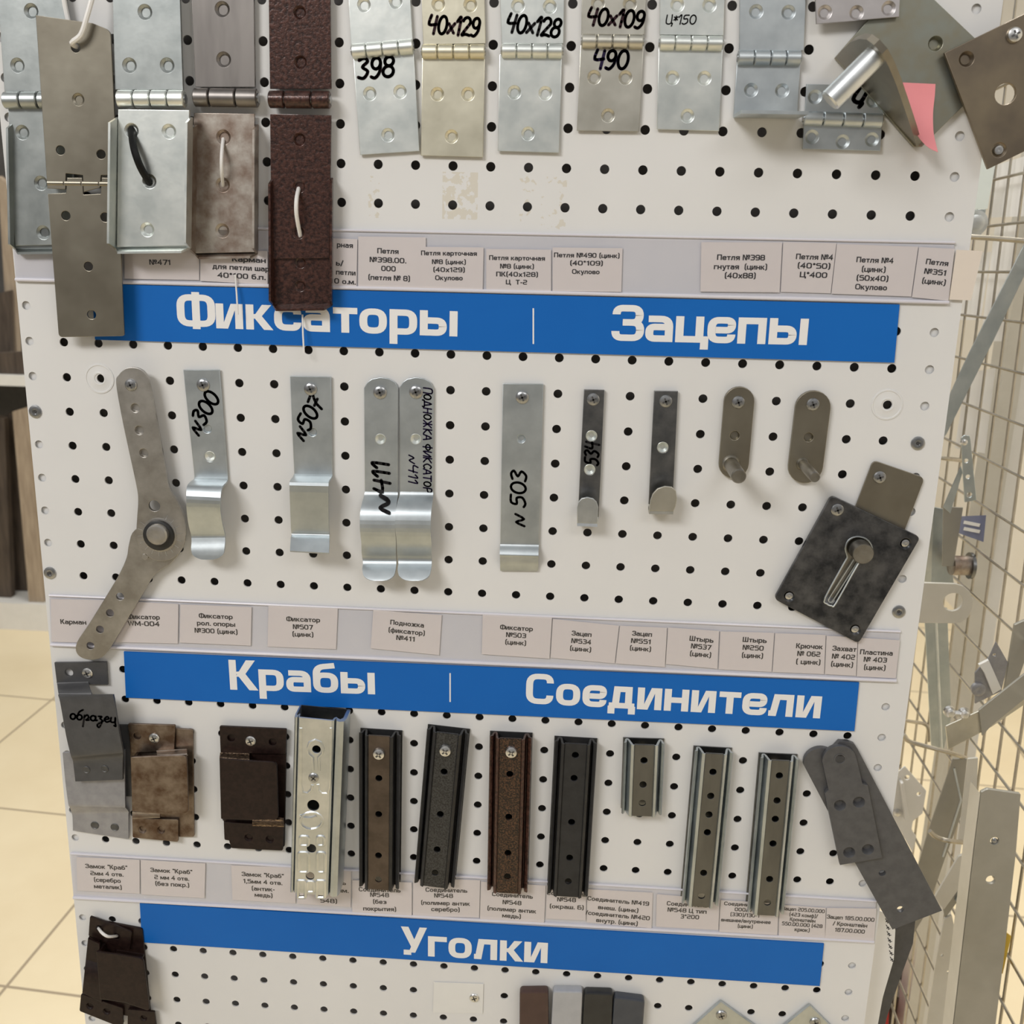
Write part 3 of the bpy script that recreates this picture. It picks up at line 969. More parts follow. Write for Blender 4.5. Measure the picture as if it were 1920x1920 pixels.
# ------------------------------------------------------------------ printed labels
CARDS = [
    # strip 1
    ('T1', [(700, 1395), (1120, 1405), (1120, 1575), (700, 1568)], [('№471', 900, 1475, 120)], 10, 'label printed №471 below the zinc pocket'),
    ('T1', [(1126, 1405), (1505, 1412), (1505, 1600), (1126, 1580)], [('Карман', 1400, 1460, 190), ('для петли шар.', 1360, 1505, 330), ('40*100 б.п.', 1358, 1553, 270)], 10, 'label for 40*100 б.п. pocket, partly hidden by the steel pocket'),
    ('T2', [(-400, 1330), (90, 1345), (85, 1630), (-400, 1600)], [('рная', 20, 1378, 90), ('ь/', -10, 1480, 40), ('петли', 25, 1532, 110), ('0 о.м.', 20, 1583, 120)], 10, 'label half hidden behind the brown hammertone pocket'),
    ('T2', [(95, 1330), (475, 1335), (475, 1640), (95, 1625)], [('Петля', 262, 1412, 120), ('№398.00.', 262, 1463, 205), ('000', 265, 1511, 82), ('(петля № 8)', 268, 1563, 235)], 10, 'label printed №398.00.000 (петля № 8)'),
    ('T2', [(440, 1388), (800, 1392), (795, 1632), (440, 1628)], [('Петля карточная', 605, 1424, 315), ('№8 (цинк)', 605, 1473, 190), ('(40х129)', 605, 1517, 178), ('Окулово', 605, 1563, 155)], 9, 'label printed (40х129)'),
    ('T2', [(815, 1400), (1180, 1405), (1180, 1642), (815, 1637)], [('Петля карточная', 988, 1451, 315), ('№8 (цинк)', 988, 1498, 190), ('ПК(40х128)', 988, 1543, 235), ('Ц  Т-2', 985, 1587, 120)], 9, 'label printed ПК(40х128) Ц Т-2'),
    ('T2', [(1188, 1392), (1582, 1396), (1575, 1642), (1188, 1637)], [('Петля №490 (цинк)', 1380, 1436, 370), ('(40*109)', 1378, 1480, 185), ('Окулово', 1375, 1528, 155)], 9, 'label printed №490 (40*109)'),
    ('T3', [(105, 1362), (560, 1364), (545, 1645), (100, 1640)], [('Петля №398', 328, 1448, 270), ('гнутая  (цинк)', 325, 1500, 300), ('(40х88)', 323, 1550, 175)], 10.5, 'label printed №398 гнутая (40х88)'),
    ('T3', [(566, 1362), (865, 1368), (832, 1650), (552, 1642)], [('Петля №4', 742, 1445, 210), ('(40*50)', 738, 1495, 185), ('Ц*400', 736, 1546, 155)], 10.5, 'label printed №4 (40*50) Ц*400'),
    ('T3', [(868, 1372), (1325, 1388), (1285, 1668), (837, 1652)], [('Петля №4', 1082, 1463, 210), ('(цинк)', 1074, 1515, 135), ('(50х40)', 1067, 1565, 180), ('Окулово', 1060, 1615, 180)], 10.5, 'label printed №4 (50х40) Окулово'),
    ('T3', [(1330, 1390), (1530, 1400), (1495, 1692), (1290, 1672)], [('Петля', 1432, 1476, 128), ('№351', 1422, 1530, 125), ('(цинк)', 1413, 1584, 135)], 10.5, 'label printed №351'),
    # strip 2
    ('M1', [(285, 1450), (640, 1457), (640, 1700), (290, 1690)], [('Карман', 412, 1578, 145)], 9, 'label printed Карман at the left end of the middle strip'),
    ('M1', [(648, 1460), (1003, 1478), (1000, 1700), (648, 1692)], [('Фиксатор', 808, 1550, 180), ('WM-004', 808, 1588, 178)], 9, 'label printed WM-004'),
    ('M1', [(1015, 1480), (1415, 1495), (1410, 1712), (1010, 1695)], [('Фиксатор', 1213, 1546, 190), ('рол. опоры', 1215, 1588, 215), ('№300 (цинк)', 1215, 1630, 240)], 9, 'label printed рол. опоры №300'),
    ('M1', [(1510, 1488), (1900, 1502), (1890, 1732), (1505, 1717)], [('Фиксатор', 1705, 1564, 190), ('№507', 1703, 1607, 110), ('(цинк)', 1703, 1648, 118)], 9, 'label printed Фиксатор №507'),
    ('M2', [(180, 1512), (565, 1540), (550, 1765), (165, 1727)], [('Подножка', 370, 1588, 190), ('(фиксатор)', 367, 1632, 205), ('№411', 362, 1671, 105)], 9, 'label printed Подножка №411'),
    ('M2', [(795, 1540), (1185, 1555), (1170, 1785), (790, 1760)], [('Фиксатор', 985, 1612, 185), ('№503', 983, 1653, 112), ('(цинк)', 980, 1694, 118)], 9, 'label printed Фиксатор №503'),
    ('M2', [(1190, 1562), (1562, 1600), (1537, 1812), (1177, 1780)], [('Зацеп', 1352, 1645, 112), ('№534', 1350, 1688, 112), ('(цинк)', 1345, 1730, 120)], 9, 'label printed Зацеп №534'),
    ('M2', [(1568, 1600), (1832, 1612), (1820, 1832), (1543, 1812)], [('Зацеп', 1692, 1645, 112), ('№551', 1686, 1687, 112), ('(цинк)', 1682, 1728, 120)], 9, 'label printed Зацеп №551'),
    ('M3', [(-82, 1610), (205, 1630), (195, 1842), (-95, 1815)], [('Штырь', 106, 1676, 135), ('№537', 103, 1718, 112), ('(цинк)', 100, 1760, 120)], 9.5, 'label printed Штырь №537'),
    ('M3', [(212, 1632), (515, 1640), (500, 1860), (203, 1845)], [('Штырь', 405, 1680, 135), ('№250', 397, 1724, 118), ('(цинк)', 392, 1767, 120)], 9.5, 'label printed Штырь №250'),
    ('M3', [(521, 1642), (805, 1652), (795, 1872), (506, 1860)], [('Крючок', 713, 1715, 150), ('№ 062', 710, 1758, 130), ('( цинк)', 706, 1803, 138)], 9.5, 'label printed Крючок № 062'),
    ('M3', [(810, 1657), (985, 1665), (975, 1882), (800, 1872)], [('Захват', 910, 1729, 135), ('№ 402', 905, 1774, 130), ('(цинк)', 896, 1817, 125)], 9.5, 'label printed Захват № 402'),
    ('M3', [(989, 1667), (1222, 1682), (1198, 1895), (979, 1885)], [('Пластина', 1090, 1750, 185), ('№ 403', 1084, 1791, 130), ('(цинк)', 1080, 1835, 122)], 9.5, 'label printed Пластина № 403'),
    # strip 3
    ('B1', [(430, 982), (785, 997), (785, 1187), (435, 1170)], [('Замок "Краб"', 597, 1036, 235), ('2мм 4 отв.', 600, 1075, 185), ('(серебро', 603, 1111, 150), ('металик)', 606, 1148, 155)], 8, 'label printed Замок "Краб" (серебро металик)'),
    ('B1', [(791, 998), (1155, 1017), (1150, 1212), (795, 1192)], [('Замок "Краб"', 963, 1059, 235), ('2 мм 4 отв.', 965, 1098, 195), ('(без покр.)', 968, 1134, 190)], 8, 'label printed Замок "Краб" (без покр.)'),
    ('B1', [(1300, 1027), (1668, 1042), (1662, 1242), (1308, 1222)], [('Замок "Краб"', 1477, 1082, 235), ('1,5мм 4 отв.', 1477, 1121, 220), ('(антик-', 1480, 1160, 130), ('медь)', 1482, 1195, 100)], 8, 'label printed Замок "Краб" 1,5мм (антик-медь)'),
    ('B1', [(1675, 1045), (1975, 1060), (1972, 1262), (1672, 1244)], [('Соединитель', 1830, 1120, 230), ('(цинк) мм.', 1860, 1165, 200), ('548)', 1848, 1227, 95)], 8, 'label mostly hidden behind the embossed zinc rail'),
    ('B2', [(62, 1112), (396, 1125), (396, 1310), (62, 1300)], [('Соединитель', 215, 1165, 235), ('№548', 215, 1194, 105), ('(без', 215, 1232, 75), ('покрытия)', 215, 1272, 185)], 8, 'label printed №548 (без покрытия)'),
    ('B2', [(405, 1100), (780, 1112), (775, 1322), (402, 1312)], [('Соединитель', 590, 1167, 235), ('№548', 575, 1198, 105), ('(полимер антик', 585, 1240, 275), ('серебро)', 585, 1275, 160)], 8, 'label printed №548 (полимер антик серебро)'),
    ('B2', [(786, 1120), (1150, 1142), (1140, 1357), (780, 1332)], [('Соединитель', 962, 1196, 230), ('№548', 960, 1237, 105), ('(полимер антик', 958, 1277, 275), ('медь)', 957, 1312, 105)], 8, 'label printed №548 (полимер антик медь)'),
    ('B2', [(1156, 1142), (1378, 1152), (1374, 1338), (1150, 1327)], [('Соединитель', 1268, 1187, 225), ('№548', 1267, 1221, 105), ('(окраш. Б)', 1267, 1261, 192)], 8, 'label printed №548 (окраш. Б)'),
    ('B2', [(1385, 1162), (1752, 1182), (1745, 1382), (1380, 1348)], [('Соединитель №419', 1557, 1228, 350), ('внеш. (цинк)', 1557, 1272, 228), ('/соединитель №420', 1554, 1309, 365), ('внутр. (цинк)', 1550, 1345, 235)], 8, 'label printed №419 внеш. / №420 внутр.'),
    ('B3', [(-145, 1190), (208, 1222), (200, 1392), (-150, 1372)], [('Соединитель', 25, 1247, 230), ('№548 Ц тип', 25, 1282, 220), ('3*200', 40, 1317, 105)], 8, 'label printed №548 Ц тип 3*200'),
    ('B3', [(214, 1224), (540, 1242), (532, 1420), (206, 1402)], [('Соединитель', 340, 1247, 215), ('000/0', 340, 1277, 95), ('(330)/130-1', 350, 1307, 165), ('внешнее/внутреннее', 355, 1340, 280), ('(цинк)', 352, 1370, 85)], 7, 'label printed внешнее/внутреннее (цинк)'),
    ('B3', [(546, 1250), (805, 1268), (800, 1442), (540, 1422)], [('Зацеп 205.00.000', 680, 1278, 240), ('(423 комф)/', 680, 1308, 160), ('Кронштейн', 675, 1335, 145), ('550.00.000 (428', 672, 1362, 230), ('крюк)', 672, 1390, 85)], 7, 'label printed Зацеп 205.00.000 / Кронштейн'),
    ('B3', [(812, 1268), (1090, 1272), (1075, 1462), (800, 1442)], [('Зацеп 185.00.000', 945, 1325, 270), ('/ Кронштейн', 942, 1360, 195), ('187.00.000', 940, 1395, 170)], 7.5, 'label printed Зацеп 185.00.000 / Кронштейн'),
]
for k, quad, lines, cap, lab in CARDS:
    label_card('price_label', 'white paper ' + lab, Q(k, *quad), [(t, *Q(k, (x, y)), wd_ / 3) for t, x, y, wd_ in lines], cap, group='paper labels in the strips')
label_card('blank_label', 'blank cream card stuck past the right end of the upper strip', Q('T3', (1540, 1405), (1688, 1412), (1622, 1690), (1500, 1685)), [], 9, .0028, CREAM)


# ------------------------------------------------------------------ card hinges
def hinge(label, upper, lower, bl, br, rad, cuts, m, hu, hl, w=.0012, t=.002, cs=(4.2, 2.7), group='card hinges hung on the board', wl=None, lower_leaf=True, name='butt_hinge', wf=None, mk=None):
    wl = w if wl is None else wl
    o = thing(name, label, 'hinge', bl, w, group)
    rr = rad / 1000
    wc = w + rr * .62
    link('leaf', MB().plate(UV(upper, w + t), w, t, [(u, v, cs[0] / 1000, cs[1] / 1000) for u, v in UV(hu, w + t)]), m, o)
    a, b = Vector((*P(*bl, wc + rr), wc)), Vector((*P(*br, wc + rr), wc))
    for i in range(len(cuts) - 1):
        q0, q1 = a.lerp(b, cuts[i] + .004), a.lerp(b, cuts[i + 1] - .004)
        q0, q1 = q0.lerp(q1, .012), q1.lerp(q0, .012)
        d = (q1 - q0).normalized() * .0006
        link('knuckle', MB().tube([q0, q0 + d, q1 - d, q1], [rr * .86, rr, rr, rr * .86], 20), mk or m, o)
    link('hinge_pin', MB().tube([a.lerp(b, -.006), a.lerp(b, 1.006)], rr * .55, 14), SCRD, o)
    if lower_leaf:
        link('leaf', MB().plate(UV(lower, wl + t), wl, t, [(u, v, cs[0] / 1000, cs[1] / 1000) for u, v in UV(hl, wl + t)], wf=wf), m, o)
    return o


E4 = [0, .25, .5, .75, 1]
h398 = hinge('zinc hinge marked 398, tilted, lower end swung right', Q('T2', (30, -220), (375, -230), (402, 225), (55, 262)), Q('T2', (65, 290), (405, 268), (440, 850), (105, 872)),
             Q('T2', (50, 285)), Q('T2', (402, 255)), 4.6, [0, .24, .50, .76, 1], ZNW, Q('T2', (127, 28), (305, 8)), Q('T2', (160, 527), (330, 517), (262, 760)))
hand(h398, '398', Q('T2', (90, 445)), Q('T2', (300, 430)), 34, 2.1, .0033, INKB)
h129 = hinge('yellowish zinc hinge marked 40×129', Q('T2', (445, -220), (800, -220), (812, 245), (460, 250)), Q('T2', (455, 300), (808, 300), (797, 885), (447, 875)),
             Q('T2', (447, 285)), Q('T2', (808, 285)), 4.4, E4, ZNY, Q('T2', (545, 25), (725, 28)), Q('T2', (540, 530), (712, 530), (620, 768)))
hand(h129, '40x129', Q('T2', (480, 188)), Q('T2', (775, 205)), 30, 1.9, .0033, INKB)
h128 = hinge('zinc hinge marked 40×128', Q('T2', (885, -220), (1255, -220), (1250, 245), (902, 245)), Q('T2', (890, 305), (1240, 312), (1225, 860), (880, 850)),
             Q('T2', (897, 280)), Q('T2', (1247, 283)), 4.4, E4, ZNW, Q('T2', (993, 33), (1172, 38)), Q('T2', (973, 520), (1147, 525), (1050, 752)))
hand(h128, '40x128', Q('T2', (920, 178)), Q('T2', (1225, 212)), 30, 1.9, .0033, INK)
h109 = hinge('tan zinc hinge marked 40×109 and 490', Q('T2', (1355, -220), (1725, -220), (1705, 195), (1350, 195)), Q('T2', (1345, 255), (1700, 262), (1675, 740), (1325, 735)),
             Q('T2', (1350, 225)), Q('T2', (1703, 230)), 4.4, E4, ZND, Q('T2', (1443, 20), (1622, 25)), Q('T2', (1422, 435), (1598, 437), (1500, 650)))
hand(h109, '40x109', Q('T2', (1375, 140)), Q('T2', (1700, 160)), 28, 1.9, .0033, INKB)
hand(h109, '490', Q('T2', (1410, 386)), Q('T2', (1612, 390)), 31, 2.0, .0033, INKV)
h150 = hinge('zinc hinge marked Ц*150', Q('T3', (-125, -220), (240, -220), (230, 200), (-130, 195)), Q('T3', (-135, 270), (225, 275), (205, 738), (-145, 727)),
             Q('T3', (-130, 235)), Q('T3', (232, 240)), 4.4, E4, ZNW, Q('T3', (-30, 28), (150, 30)), Q('T3', (-57, 438), (122, 440), (27, 652)))
hand(h150, 'Ц*150', Q('T3', (-100, 135)), Q('T3', (75, 137)), 15, .8, .0033)
hb = hinge('bluish zinc hinge with its bottom edge bent forward', Q('T3', (325, -220), (700, -220), (682, 285), (318, 285)), Q('T3', (305, 350), (662, 355), (645, 668), (285, 662)),
           Q('T3', (313, 320)), Q('T3', (675, 322)), 4.6, [0, .26, .52, .76, 1], ZNB, Q('T3', (413, 66), (595, 70)), Q('T3', (385, 507), (560, 510)))
p0, p1 = P(*Q('T3', (285, 662)), .003), P(*Q('T3', (645, 668)), .003)
link('bent_flange', MB().sheet([((*p0, .0015), (*p1, .0015)), ((*p0, .018), (*p1, .018)), ((*p0, .036), (*p1, .036))], .002, 1), ZNB, hb)

h4 = hinge('small grey zinc hinge with thick marker sign, below the steel pin', Q('T3', (697, 472), (1145, 485), (1135, 645), (688, 640)), Q('T3', (683, 695), (1122, 700), (1112, 850), (675, 838)),
           Q('T3', (685, 662)), Q('T3', (1135, 677)), 4.4, [0, .25, .5, .75, 1], ZNB, Q('T3', (745, 545), (1072, 565)), Q('T3', (728, 770), (900, 797), (1065, 785)))
hand(h4, 'Ц', Q('T3', (945, 560)), Q('T3', (1010, 590)), 24, 2.6, .0033)
htop = hinge('small zinc hinge at the top edge, over the olive plate', Q('T3', (745, -330), (1225, -330), (1222, -120), (745, -120)), Q('T3', (745, -70), (1225, -70), (1218, 95), (752, 135)),
             Q('T3', (745, -95)), Q('T3', (1225, -95)), 4.4, E4, mat('pinkish_zinc', (.50, .47, .465), (.60, .57, .565), 1, .40, 30, .05, 240, .06), [], Q('T3', (800, 70), (978, 72), (1158, 47)), w=.0068, mk=ZN)

# ------------------------------------------------------------------ olive plate with welded pin lug
def z7(*p):
    r = [(1560 + x / 5.333, y / 5.333) for x, y in p]
    return r if len(r) > 1 else r[0]


pl = thing('gate_pintle', 'olive zinc gate pintle: square plate with a lug and thick steel pin', 'hinge', z7((600, 800)), .001)
link('base_plate', MB().plate(UV(z7((35, 575), (760, -260), (1700, 640), (1310, 1062), (900, 1468), (820, 1468)), .005), .001, .004, [(*P(*z7((1035, 435)), .005), .0044, .003)]), OLIVE2, pl)
A = Vector((*P(*z7((35, 575)), .005), .005))
B = Vector((*P(*z7((850, 1475)), .005), .005))
n = (B - A).cross(Vector((0, 0, 1))).normalized()
lug = [A] + [P3(*z7(q), A, n) for q in ((100, 500), (180, 425), (270, 388), (345, 395), (420, 450), (500, 540), (565, 660), (640, 840), (730, 1100), (800, 1310))] + [B]
lb = MB()
k_ = len(lug)
off = -n * .004 if n.x < 0 else n * .004
lb.add(lug + [p + off for p in lug], [tuple(range(k_)), tuple(reversed(range(k_, 2 * k_)))] + [(i, (i + 1) % k_, k_ + (i + 1) % k_, k_ + i) for i in range(k_)])
link('lug', lb, OLIVE, pl)
pa = P3(*z7((430, 560)), A, n)
pin_n = n if n.x < 0 else -n
pe = pa + pin_n * .034
link('pin', MB().tube([pa, pa + (pe - pa) * .97, pe], [.0066, .0066, .0058], 24), ZN, pl)
tip = pe
nt_ = link('sticky_note', MB().sheet([(Vector((*P(*z7(l), w_), w_)), Vector((*P(*z7(r), w_), w_))) for l, r, w_ in (
    ((655, 822), (1035, 840), .0065), ((700, 950), (1028, 960), .007), ((735, 1090), (1012, 1100), .0085), ((790, 1240), (1010, 1220), .011), ((850, 1350), (1018, 1340), .014), ((940, 1455), (1040, 1440), .018), ((1010, 1500), (1060, 1520), .020))], .0002, 3), PINK)
tag(nt_, 'curled pink sticky note stuck on the olive plate', 'sticky note')

bp = thing('mounting_plate', 'brown tinted zinc plate with screws at the top right corner', 'plate', z7((1700, 700)), .008)
link('plate', MB().plate(UV(z7((1125, 530), (2330, -60), (2790, 1090), (1560, 1692)), .0115), .0085, .003,
     [(*P(*z7((1345, 590)), .0115), .0045, .003), (*P(*z7((1735, 940)), .0115), .0064), (*P(*z7((1670, 1500)), .0115), .0045, .0028)]), BROWNZ, bp)
screw(bp, z7((1820, 350)), .0115, .0048, SCRW, .5, .003)
u, v = P(*z7((1670, 1500)), .0105)
link('rivet', MB().lathe((u, v, .0095), [(.0030, 0), (.0026, .0012), (.0012, .0014), (.00001, .0012)]), SCRW, bp)


# ------------------------------------------------------------------ hinges with pockets, left
def pocket(label, quad, w, hgt, m, lip=.009, wl=None, wr=None, top_cut=0, holes=(), t=.0015):
    """channel tray: quad = px TL TR BR BL of its back plate at depth w"""
    o = thing('hinge_pocket', label, 'hinge pocket', quad[0], w, 'pockets holding hinge leaves')
    q = [Vector(p) for p in UV(quad, w + t)]
    ex = (q[1] - q[0]).normalized()
    link('back_plate', MB().plate([tuple(p) for p in q], w, t, holes), m, o)

    def wall(nm, a, b, out, h, flare, cut0, cut1):
        """a->b along the edge; out = outward direction in the plate"""
        a3, b3 = Vector((*a, w)), Vector((*b, w))
        o3 = Vector((*out, 0))
        d3 = (b3 - a3).normalized()
        up = Vector((0, 0, h)) + o3 * flare
        th = -o3 * t
        f = [a3, b3, b3 + up - d3 * cut1, a3 + up + d3 * cut0]
        mid = [p.lerp(qq, .2) for p, qq in ((a3, a3 + up), (b3, b3 + up))]
        f = [a3, b3, mid[1], b3 + up - d3 * cut1, a3 + up + d3 * cut0, mid[0]]
        k = len(f)
        link(nm, MB().add(f + [p + th for p in f], [tuple(range(k)), tuple(reversed(range(k, 2 * k)))] + [(i, (i + 1) % k, k + (i + 1) % k, k + i) for i in range(k)]), m, o)
    up_ = (q[0] - q[3]).normalized()
    wall('side_wall', q[3], q[0], -ex, wl or hgt, .001, .004, .004)
    wall('side_wall', q[2], q[1], ex, wr or hgt, .001, .004, .004)
    wall('bottom_lip', q[3], q[2], -up_, lip, .003, .004, .004)
    return o


def zip_loop(label, pts, w, m, r=.0011, tail=None, holes=None):
    """visible strap arching from hole to hole: pts px (start, mid, end)"""
    o = thing('cable_tie', label, 'cable tie', pts[0], w, 'nylon ties through the hinge holes')
    k = len(pts)
    c = []
    for i, p in enumerate(pts):
        hgt = w + .001 + .006 * math.sin(math.pi * i / (k - 1)) - (.004 if i in (0, k - 1) else 0)
        c.append(Vector((*P(*p, hgt), hgt)))
    c = smooth(c, 4)
    link('strap', MB().tube(c, r, 8), m, o)
    if tail:
        link('tail', MB().tube([Vector((*P(*p, z), z)) for *p, z in tail], .0006, 6), m, o)
    return o


# first (leftmost) zinc hinge and pocket
P1 = pocket('zinc pocket at the left edge, half behind the olive hinge', Q('T1', (72, 690), (425, 690), (425, 1400), (85, 1405)), .0012, .009, ZNG, .006, wr=.006)
G1 = hinge('leftmost zinc hinge, its lower leaf in a zinc pocket', Q('T1', (-25, -200), (360, -200), (395, 515), (25, 515)), Q('T1', (45, 605), (412, 605), (418, 1375), (85, 1383)),
           Q('T1', (0, 560)), Q('T1', (395, 560)), 5.4, E4, ZNG, Q('T1', (175, 62), (98, 368), (320, 368)), Q('T1', (125, 745), (230, 1030), (243, 1308), (340, 745)), .003, .0022, (4.6, 3.0), 'large hinges at the left')
# olive hinge hanging in front of it
OV = thing('strap_hinge', 'long olive steel hinge hanging from a white tie at the left', 'hinge', Q('T1', (430, 260)), .011, 'large hinges at the left')
w0 = .0115
R_ = .0014
link('leaf', MB().plate(rounded(UV(Q('T1', (200, 85), (520, 130), (622, 172), (660, 985), (568, 985), (562, 1055), (470, 1080), (465, 985), (370, 975), (368, 1065), (266, 1060)), w0 + .0015), [0, .0, .004, 0, .0005, .0005, .0005, .0005, .0005, .0005, 0]), w0, .0015,
     H('T1', w0 + .0015, 3.0, None, (425, 268), (340, 845), (568, 868)) + H('T1', w0 + .0015, 3.9, 2.6, (440, 560))), OLIVE, OV)
link('leaf', MB().plate(rounded(UV(Q('T1', (268, 1090), (372, 1085), (376, 1000), (462, 1000), (468, 1095), (566, 1090), (572, 1000), (662, 1000), (700, 1890), (330, 1897)), w0 + .0015), [0, .0005, .0005, .0005, .0005, .0005, .0005, 0, .002, .003]), w0, .0015,
     H('T1', w0 + .0015, 3.1, None, (370, 1213), (590, 1222), (497, 1498), (515, 1770))), OLIVE, OV)
pa_, pb_ = P(*Q('T1', (268, 1030)), w0), P(*Q('T1', (660, 1035)), w0)
for i in range(4):
    a3 = Vector((*pa_, w0)).lerp(Vector((*pb_, w0)), i / 4 + .01)
    b3 = Vector((*pa_, w0)).lerp(Vector((*pb_, w0)), i / 4 + .24)
    link('knuckle', MB().tube([a3, b3], .0021, 16), OLIVE, OV)
tie = thing('cable_tie', 'long white nylon tie from which the olive hinge hangs', 'cable tie', Q('T1', (430, 230)), .012, 'nylon ties through the hinge holes')
link('strap', MB().tube(smooth([Vector((*P(*Q('T1', q), z), z)) for q, z in (((430, 262), .010), ((405, 240), .0165), ((455, 195), .018), ((490, 90), .018), ((530, -60), .015), ((545, -160), .008))], 4), .0017, 8), NYW, tie)
link('strap_return', MB().tube(smooth([Vector((*P(*Q('T1', q), z), z)) for q, z in (((425, 262), .009), ((392, 150), .0065), ((360, 0), .006), ((345, -160), .006))], 4), .0016, 8), NYW, tie)

P2 = pocket('bright zinc pocket tied with a black strap', Q('T1', (660, 660), (1082, 660), (1072, 1395), (650, 1400)), .0135, .0135, ZNW, .008)
G2 = hinge('zinc hinge whose lower leaf is tied by a black strap', Q('T1', (630, -200), (1005, -200), (1030, 505), (645, 505)), Q('T1', (665, 615), (1065, 620), (1050, 1382), (658, 1388)),
           Q('T1', (643, 553)), Q('T1', (1027, 553)), 5.6, E4, ZNG, Q('T1', (815, 68), (728, 368), (940, 368)), Q('T1', (740, 735), (950, 740), (840, 1020), (828, 1292)), .009, .0022, (4.6, 3.0), 'large hinges at the left', wl=.0152)
for c in G2.children:
    if c.name.startswith('leaf') and c.data.vertices and min(v.co.z for v in c.data.vertices) < -.05:
        c.data.materials[0] = ZNW
    if c.name.startswith('knuckle'):
        c.data.materials[0] = ZNW
zip_loop('black nylon strap threaded through the zinc pocket', Q('T1', (740, 725), (752, 830), (790, 940), (842, 1030)), .0175, NYB, .0025)

P3_ = pocket('rust spotted steel pocket tied with a white strap', Q('T1', (1108, 700), (1452, 700), (1450, 1425), (1098, 1432)), .0012, .0135, STAIN, .006)
G3 = hinge('bare steel hinge with three knuckles, lower leaf stained', Q('T1', (1070, -200), (1425, -200), (1435, 490), (1098, 490)), Q('T1', (1090, 635), (1430, 640), (1440, 1418), (1088, 1425)),
           Q('T1', (1075, 543)), Q('T1', (1440, 548)), 5.8, [0, .25, .66, 1], STEEL, Q('T1', (1250, 52), (1258, 335)), Q('T1', (1257, 772), (1253, 1040), (1250, 1298)), .003, .0022, (4.7, 3.2), 'large hinges at the left')
for c in G3.children:
    if c.name.startswith('leaf') and min(v.co.z for v in c.data.vertices) < -.05:
        c.data.materials[0] = STAIN
zip_loop('white nylon strap on the stained steel pocket', Q('T1', (1256, 780), (1247, 870), (1247, 960), (1255, 1045)), .0055, NYW, .0012, [(441, 515, .004), (444, 555, .006), (446, 590, .007)])

P4 = pocket('brown hammertone pocket hanging lowest over the blue sign', Q('T1', (1532, 1000), (1872, 1000), (1870, 1715), (1535, 1720)), .0032, .0085, HAMB, .009, holes=[(*P(*Q('T1', q), .0047), .0036, .0026) for q in ((1690, 1478), (1688, 1610))])
G4 = hinge('brown hammertone hinge with three knuckles', Q('T1', (1508, -200), (1855, -200), (1862, 500), (1518, 500)), Q('T1', (1518, 640), (1862, 648), (1852, 1452), (1528, 1455)),
           Q('T1', (1500, 555)), Q('T1', (1850, 558)), 5.5, [0, .26, .70, 1], HAMB, Q('T1', (1685, 70), (1690, 350)), Q('T1', (1683, 785), (1682, 1050), (1680, 1310)), .005, .0022, (4.0, 2.9), 'large hinges at the left')
zip_loop('white nylon strap on the brown hammertone hinge', Q('T1', (1680, 1060), (1668, 1120), (1668, 1210), (1690, 1330)), .0075, NYW, .0014, [(567, 590, .004), (568, 625, .007), (570, 662, .008)])

# ================================================================== ROW OF CATCHES
def strip_part(parent, k, flat, flat_w, t, m, holes=(), bends=None, name='strip', sub=4):
    """flat polygon (zoom coords) + bent continuation stations [(L, R, w)] in one mesh"""
    mb = MB()
    if flat:
        mb.plate(UV(Q(k, *flat), flat_w + t), flat_w, t, holes)
    if bends:
        st = []
        for l, r, z in bends:
            pl_, pr_ = Q(k, l), Q(k, r)
            st.append(((*P(*pl_, z), z), (*P(*pr_, z), z)))
        mb.sheet(st, t, sub)
    return link(name, mb, m, parent, 40)


CAT = 'catches in the middle row'
# folding arm with pivot
fa = thing('folding_stay', 'grey steel folding arm of two perforated legs with a black pivot', 'folding arm', Q('M1', (905, 1090)), .001)
link('arm', MB().plate(curvy(UV(Q('M1', (760, 1060), (725, 1140), (712, 1215), (670, 1310), (590, 1445), (500, 1590), (432, 1695), (432, 1755), (480, 1788), (555, 1785), (612, 1735), (700, 1590), (800, 1425), (870, 1312), (965, 1245), (1012, 1180), (1010, 1100), (900, 1010)), .008)), .0058, .0022,
     H('M1', .008, 3.0, None, (675, 1435), (618, 1528), (562, 1620), (508, 1712))), GREYARM, fa)
link('arm', MB().plate(curvy(UV(Q('M1', (652, 235), (668, 188), (702, 156), (745, 146), (795, 160), (827, 195), (842, 245), (882, 450), (925, 690), (952, 825), (998, 905), (1035, 990), (1044, 1085), (1025, 1165), (980, 1215), (925, 1236), (865, 1228), (800, 1185), (768, 1110), (770, 1000), (776, 910), (770, 830), (725, 620), (685, 430)), .011)), .0084, .0026,
     H('M1', .011, 3.2, 2.6, (760, 375), (783, 500), (808, 628)) + H('M1', .011, 2.4, None, (815, 1212)) + H('M1', .011, 4.2, None, (868, 925))), GREYARM, fa)
pc = P(*Q('M1', (897, 1088)), .011)
tk = MB()
for i in range(18):
    a = 2 * math.pi * i / 18 + .1
    if 1.4 < a < 2.2:
        continue
    d = Vector((math.cos(a), math.sin(a)))
    ribbon(tk, [Vector(pc) + d * .0128, Vector(pc) + d * .0165], .0006, .01112, False)
link('scale_marks', tk, SCRW, fa, flat=True)
link('pivot_disc', MB().lathe((*pc, .0110), [(.0128, 0), (.0128, .0004), (.0123, .0005), (.00001, .0005)], n=32), GREYARM, fa)
link('rubber_ring', MB().lathe((*pc, .0112), [(.0115, 0), (.0112, .0026), (.0096, .0032), (.00001, .0032)], n=28), RUBBER, fa)
pc2 = P(*Q('M1', (893, 1080)), .014)
